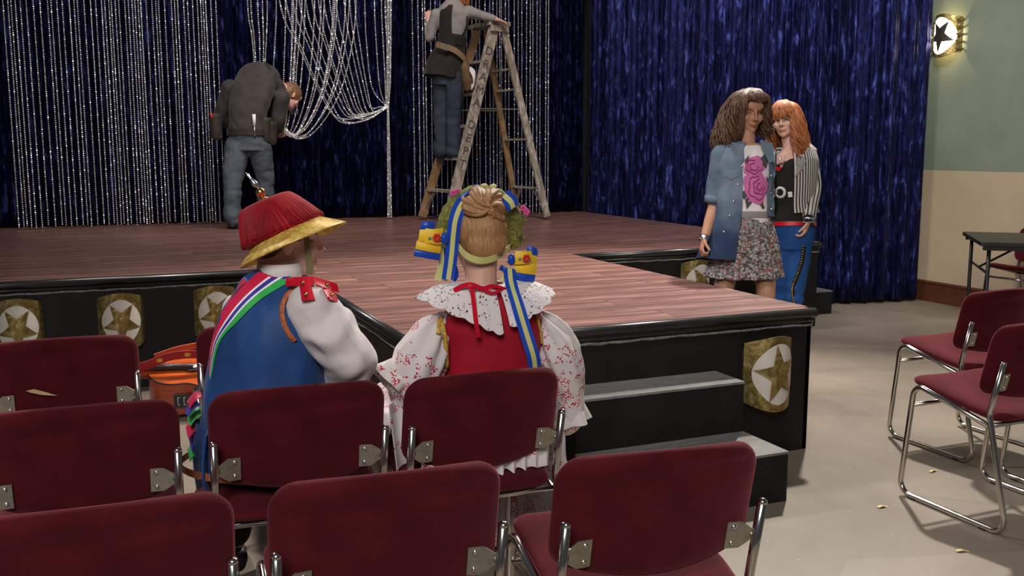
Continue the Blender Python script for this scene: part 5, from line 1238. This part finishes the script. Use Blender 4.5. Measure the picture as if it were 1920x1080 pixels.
worker_man()

def worker_woman():
    A = lambda u, v, y=9.3: at(u, v, y=y); bf = hz((.45, .89)); r = rt(bf)
    root = thing('person', V((3.22, 9.29, 1.318)), 'person in a grey top, black sleeveless dress and jeans standing on the step ladder', 'person')
    m = MB(); torso(m, [(A(835, 140), .16, .12), (A(838, 115), .155, .115), (A(846, 85), .120, .095), (A(850, 50), .135, .10), (A(850, 25), .155, .09), (A(852, 8), .075, .065)], bf)
    hd = Head(A(860, -22, 9.34), V((.5, .86, -.05)), UPV, 1.0); limb(m, [A(852, 20), A(857, -2, 9.31), hd.P(0, -.02, -.03)], [.055, .047, .05]); hd.add(m)
    sL, sR = A(818, 28, 9.36), A(878, 22, 9.24); eL, wL = A(806, 72, 9.42), A(803, 40, 9.50); eR, wR = A(905, 30, 9.14), A(930, 36, 9.06)
    for a, b, c in ((sL, eL, wL), (sR, eR, wR)): limb(m, [a, a.lerp(b, .5), b, b.lerp(c, .5), c], [.05, .044, .038, .033, .025])
    hand(m, wL, (-.05, .2, 1), (.6, .6, 0), (.7, -.6, 0), .5, .92); hand(m, wR, (.75, -.15, -.25), (0, 0, -1), (.3, .9, .1), .3, .92)
    zt = 1.318; legs = ((A(828, 145, 9.34), A(827, 220, 9.36), V((3.185, 9.34, zt+.085))), (A(852, 145, 9.22), A(850, 220, 9.24), V((3.26, 9.20, zt+.085))))
    for h_, k, a in legs: limb(m, [h_, h_.lerp(k, .5), k, k.lerp(a, .35), a], [.085, .075, .056, .052, .038]); foot(m, a, (.9, .2, 0))
    fuse(m, .007, 3).build('body', 'skin_pale', root)
    m = MB(); torso(m, [(A(838, 160), .145, .115), (A(838, 125), .140, .11)], bf, n=4)
    for h_, k, a in legs: limb(m, [h_, h_.lerp(k, .5), k, k.lerp(a, .35), a+V((0, 0, -.03))], [.092, .086, .076, .076, .080])
    fuse(m, .009, 3, lambda c, n: .008*fbm(c, 9)+.006*math.sin(c.z*42+4*noise.noise(c*6))*max(0, min(1, (1.8-c.z)*3))).build('jeans', 'denim_dark', root)
    for h_, k, a in legs: m = MB(); foot(m, a+V((0, 0, .006)), (.9, .2, 0)); fuse(m, .009, 2, lambda c, n: .006 if c.z > zt+.015 else 0).build('shoe', 'black_plastic', root)
    m = MB(); torso(m, [(A(846, 90), .128, .104), (A(850, 50), .143, .108), (A(850, 25), .168, .102), (A(852, 9), .105, .088), (A(854, 1), .072, .068)], bf)
    for a, b, c in ((sL, eL, wL), (sR, eR, wR)): limb(m, [a, a.lerp(b, .5), b, b.lerp(c, .5), b.lerp(c, .85)], [.064, .054, .046, .04, .034])
    fuse(m, .008, 3, lambda c, n: .005*fbm(c, 10)).build('long_sleeve_top', 'shirt_grey', root)
    m = MB(); ds = [(A(832, 146), .205, .16), (A(835, 125), .190, .145), (A(840, 108), .172, .13), (A(846, 85), .138, .112), (A(849, 66), .150, .115)]
    torso(m, ds, bf, seg=44); dr = fuse(m, .008, 3, lambda c, n: .014*math.sin(c.x*42+c.y*30)*max(0, min(1, (2.35-c.z)*4))+.003*fbm(c, 8)); do = dr.build('dress', 'cloth_black', root)
    m2 = MB(); torso(m2, [(A(846, 90), .131, .107), (A(850, 50), .147, .112), (A(850, 25), .16, .099), (A(851, 10), .09, .076)], bf); tb_ = fuse(m2, .01, 1).bvh()
    band(tb_, [(820, 4), (821, 30), (820, 60), (818, 90)], [(850, 4), (847, 30), (848, 62), (858, 90)], A(835, 40, 9.2), off=.012, n=16, k=8).build('back_strap', 'cloth_black', do)
    band(tb_, [(875, 30), (873, 50), (864, 68), (850, 85)], [(884, 34), (886, 55), (882, 80), (866, 95)], A(878, 60, 9.15), off=.012, n=14, k=4).build('side_strap', 'cloth_black', do)
    P = [A(818, 83, 9.20), A(832, 87, 9.145), A(848, 92, 9.13), A(862, 101, 9.13), A(872, 113, 9.15), A(873, 122, 9.2)]
    be = MB().ribbon(catmull(P, 6), .055, V((-.15, 0, 1)), .003).build('belt', 'belt_tan', root); MB().box(A(838, 89, 9.13), (.045, .012, .06)).build('buckle', 'bracket_steel', be, smooth=False)
    c = A(876, 148, 9.14); mm = MB(); mm.loft([[c+V((.055*k*math.cos(a)-q*.12, .05*k*math.sin(a), q)) for a in [2*PI*j/16 for j in range(16)]] for q, k in ((-.12, .55), (-.10, .85), (0, 1), (.08, .9), (.10, .95), (.17, .35))]); mm.build('tool_pouch', 'pouch_brown', be)
    for k in range(4): MB().tube(catmull([A(881, 126+k*2, 9.09), A(890-k, 135+k*3, 9.07), A(888, 158, 9.08), A(884, 168-k*3, 9.10)], 5), .008, 6).build('rope_loop', 'mark_white', be)
    rn_ = random.Random(12); m = MB(); hd.E(m, (0, -.018, .035), (.086, .10, .09), seg=20, rings=14); locks(m, hd, [(rn_.uniform(1.0, 5.2), [(.02, .126), (.085, .085), (.098, 0), (.10, -.08), (.098, rn_.uniform(-.20, -.14))], .012, .004, .010) for k in range(90)], rn_); m.build('hair', 'hair_red', root)
worker_woman()
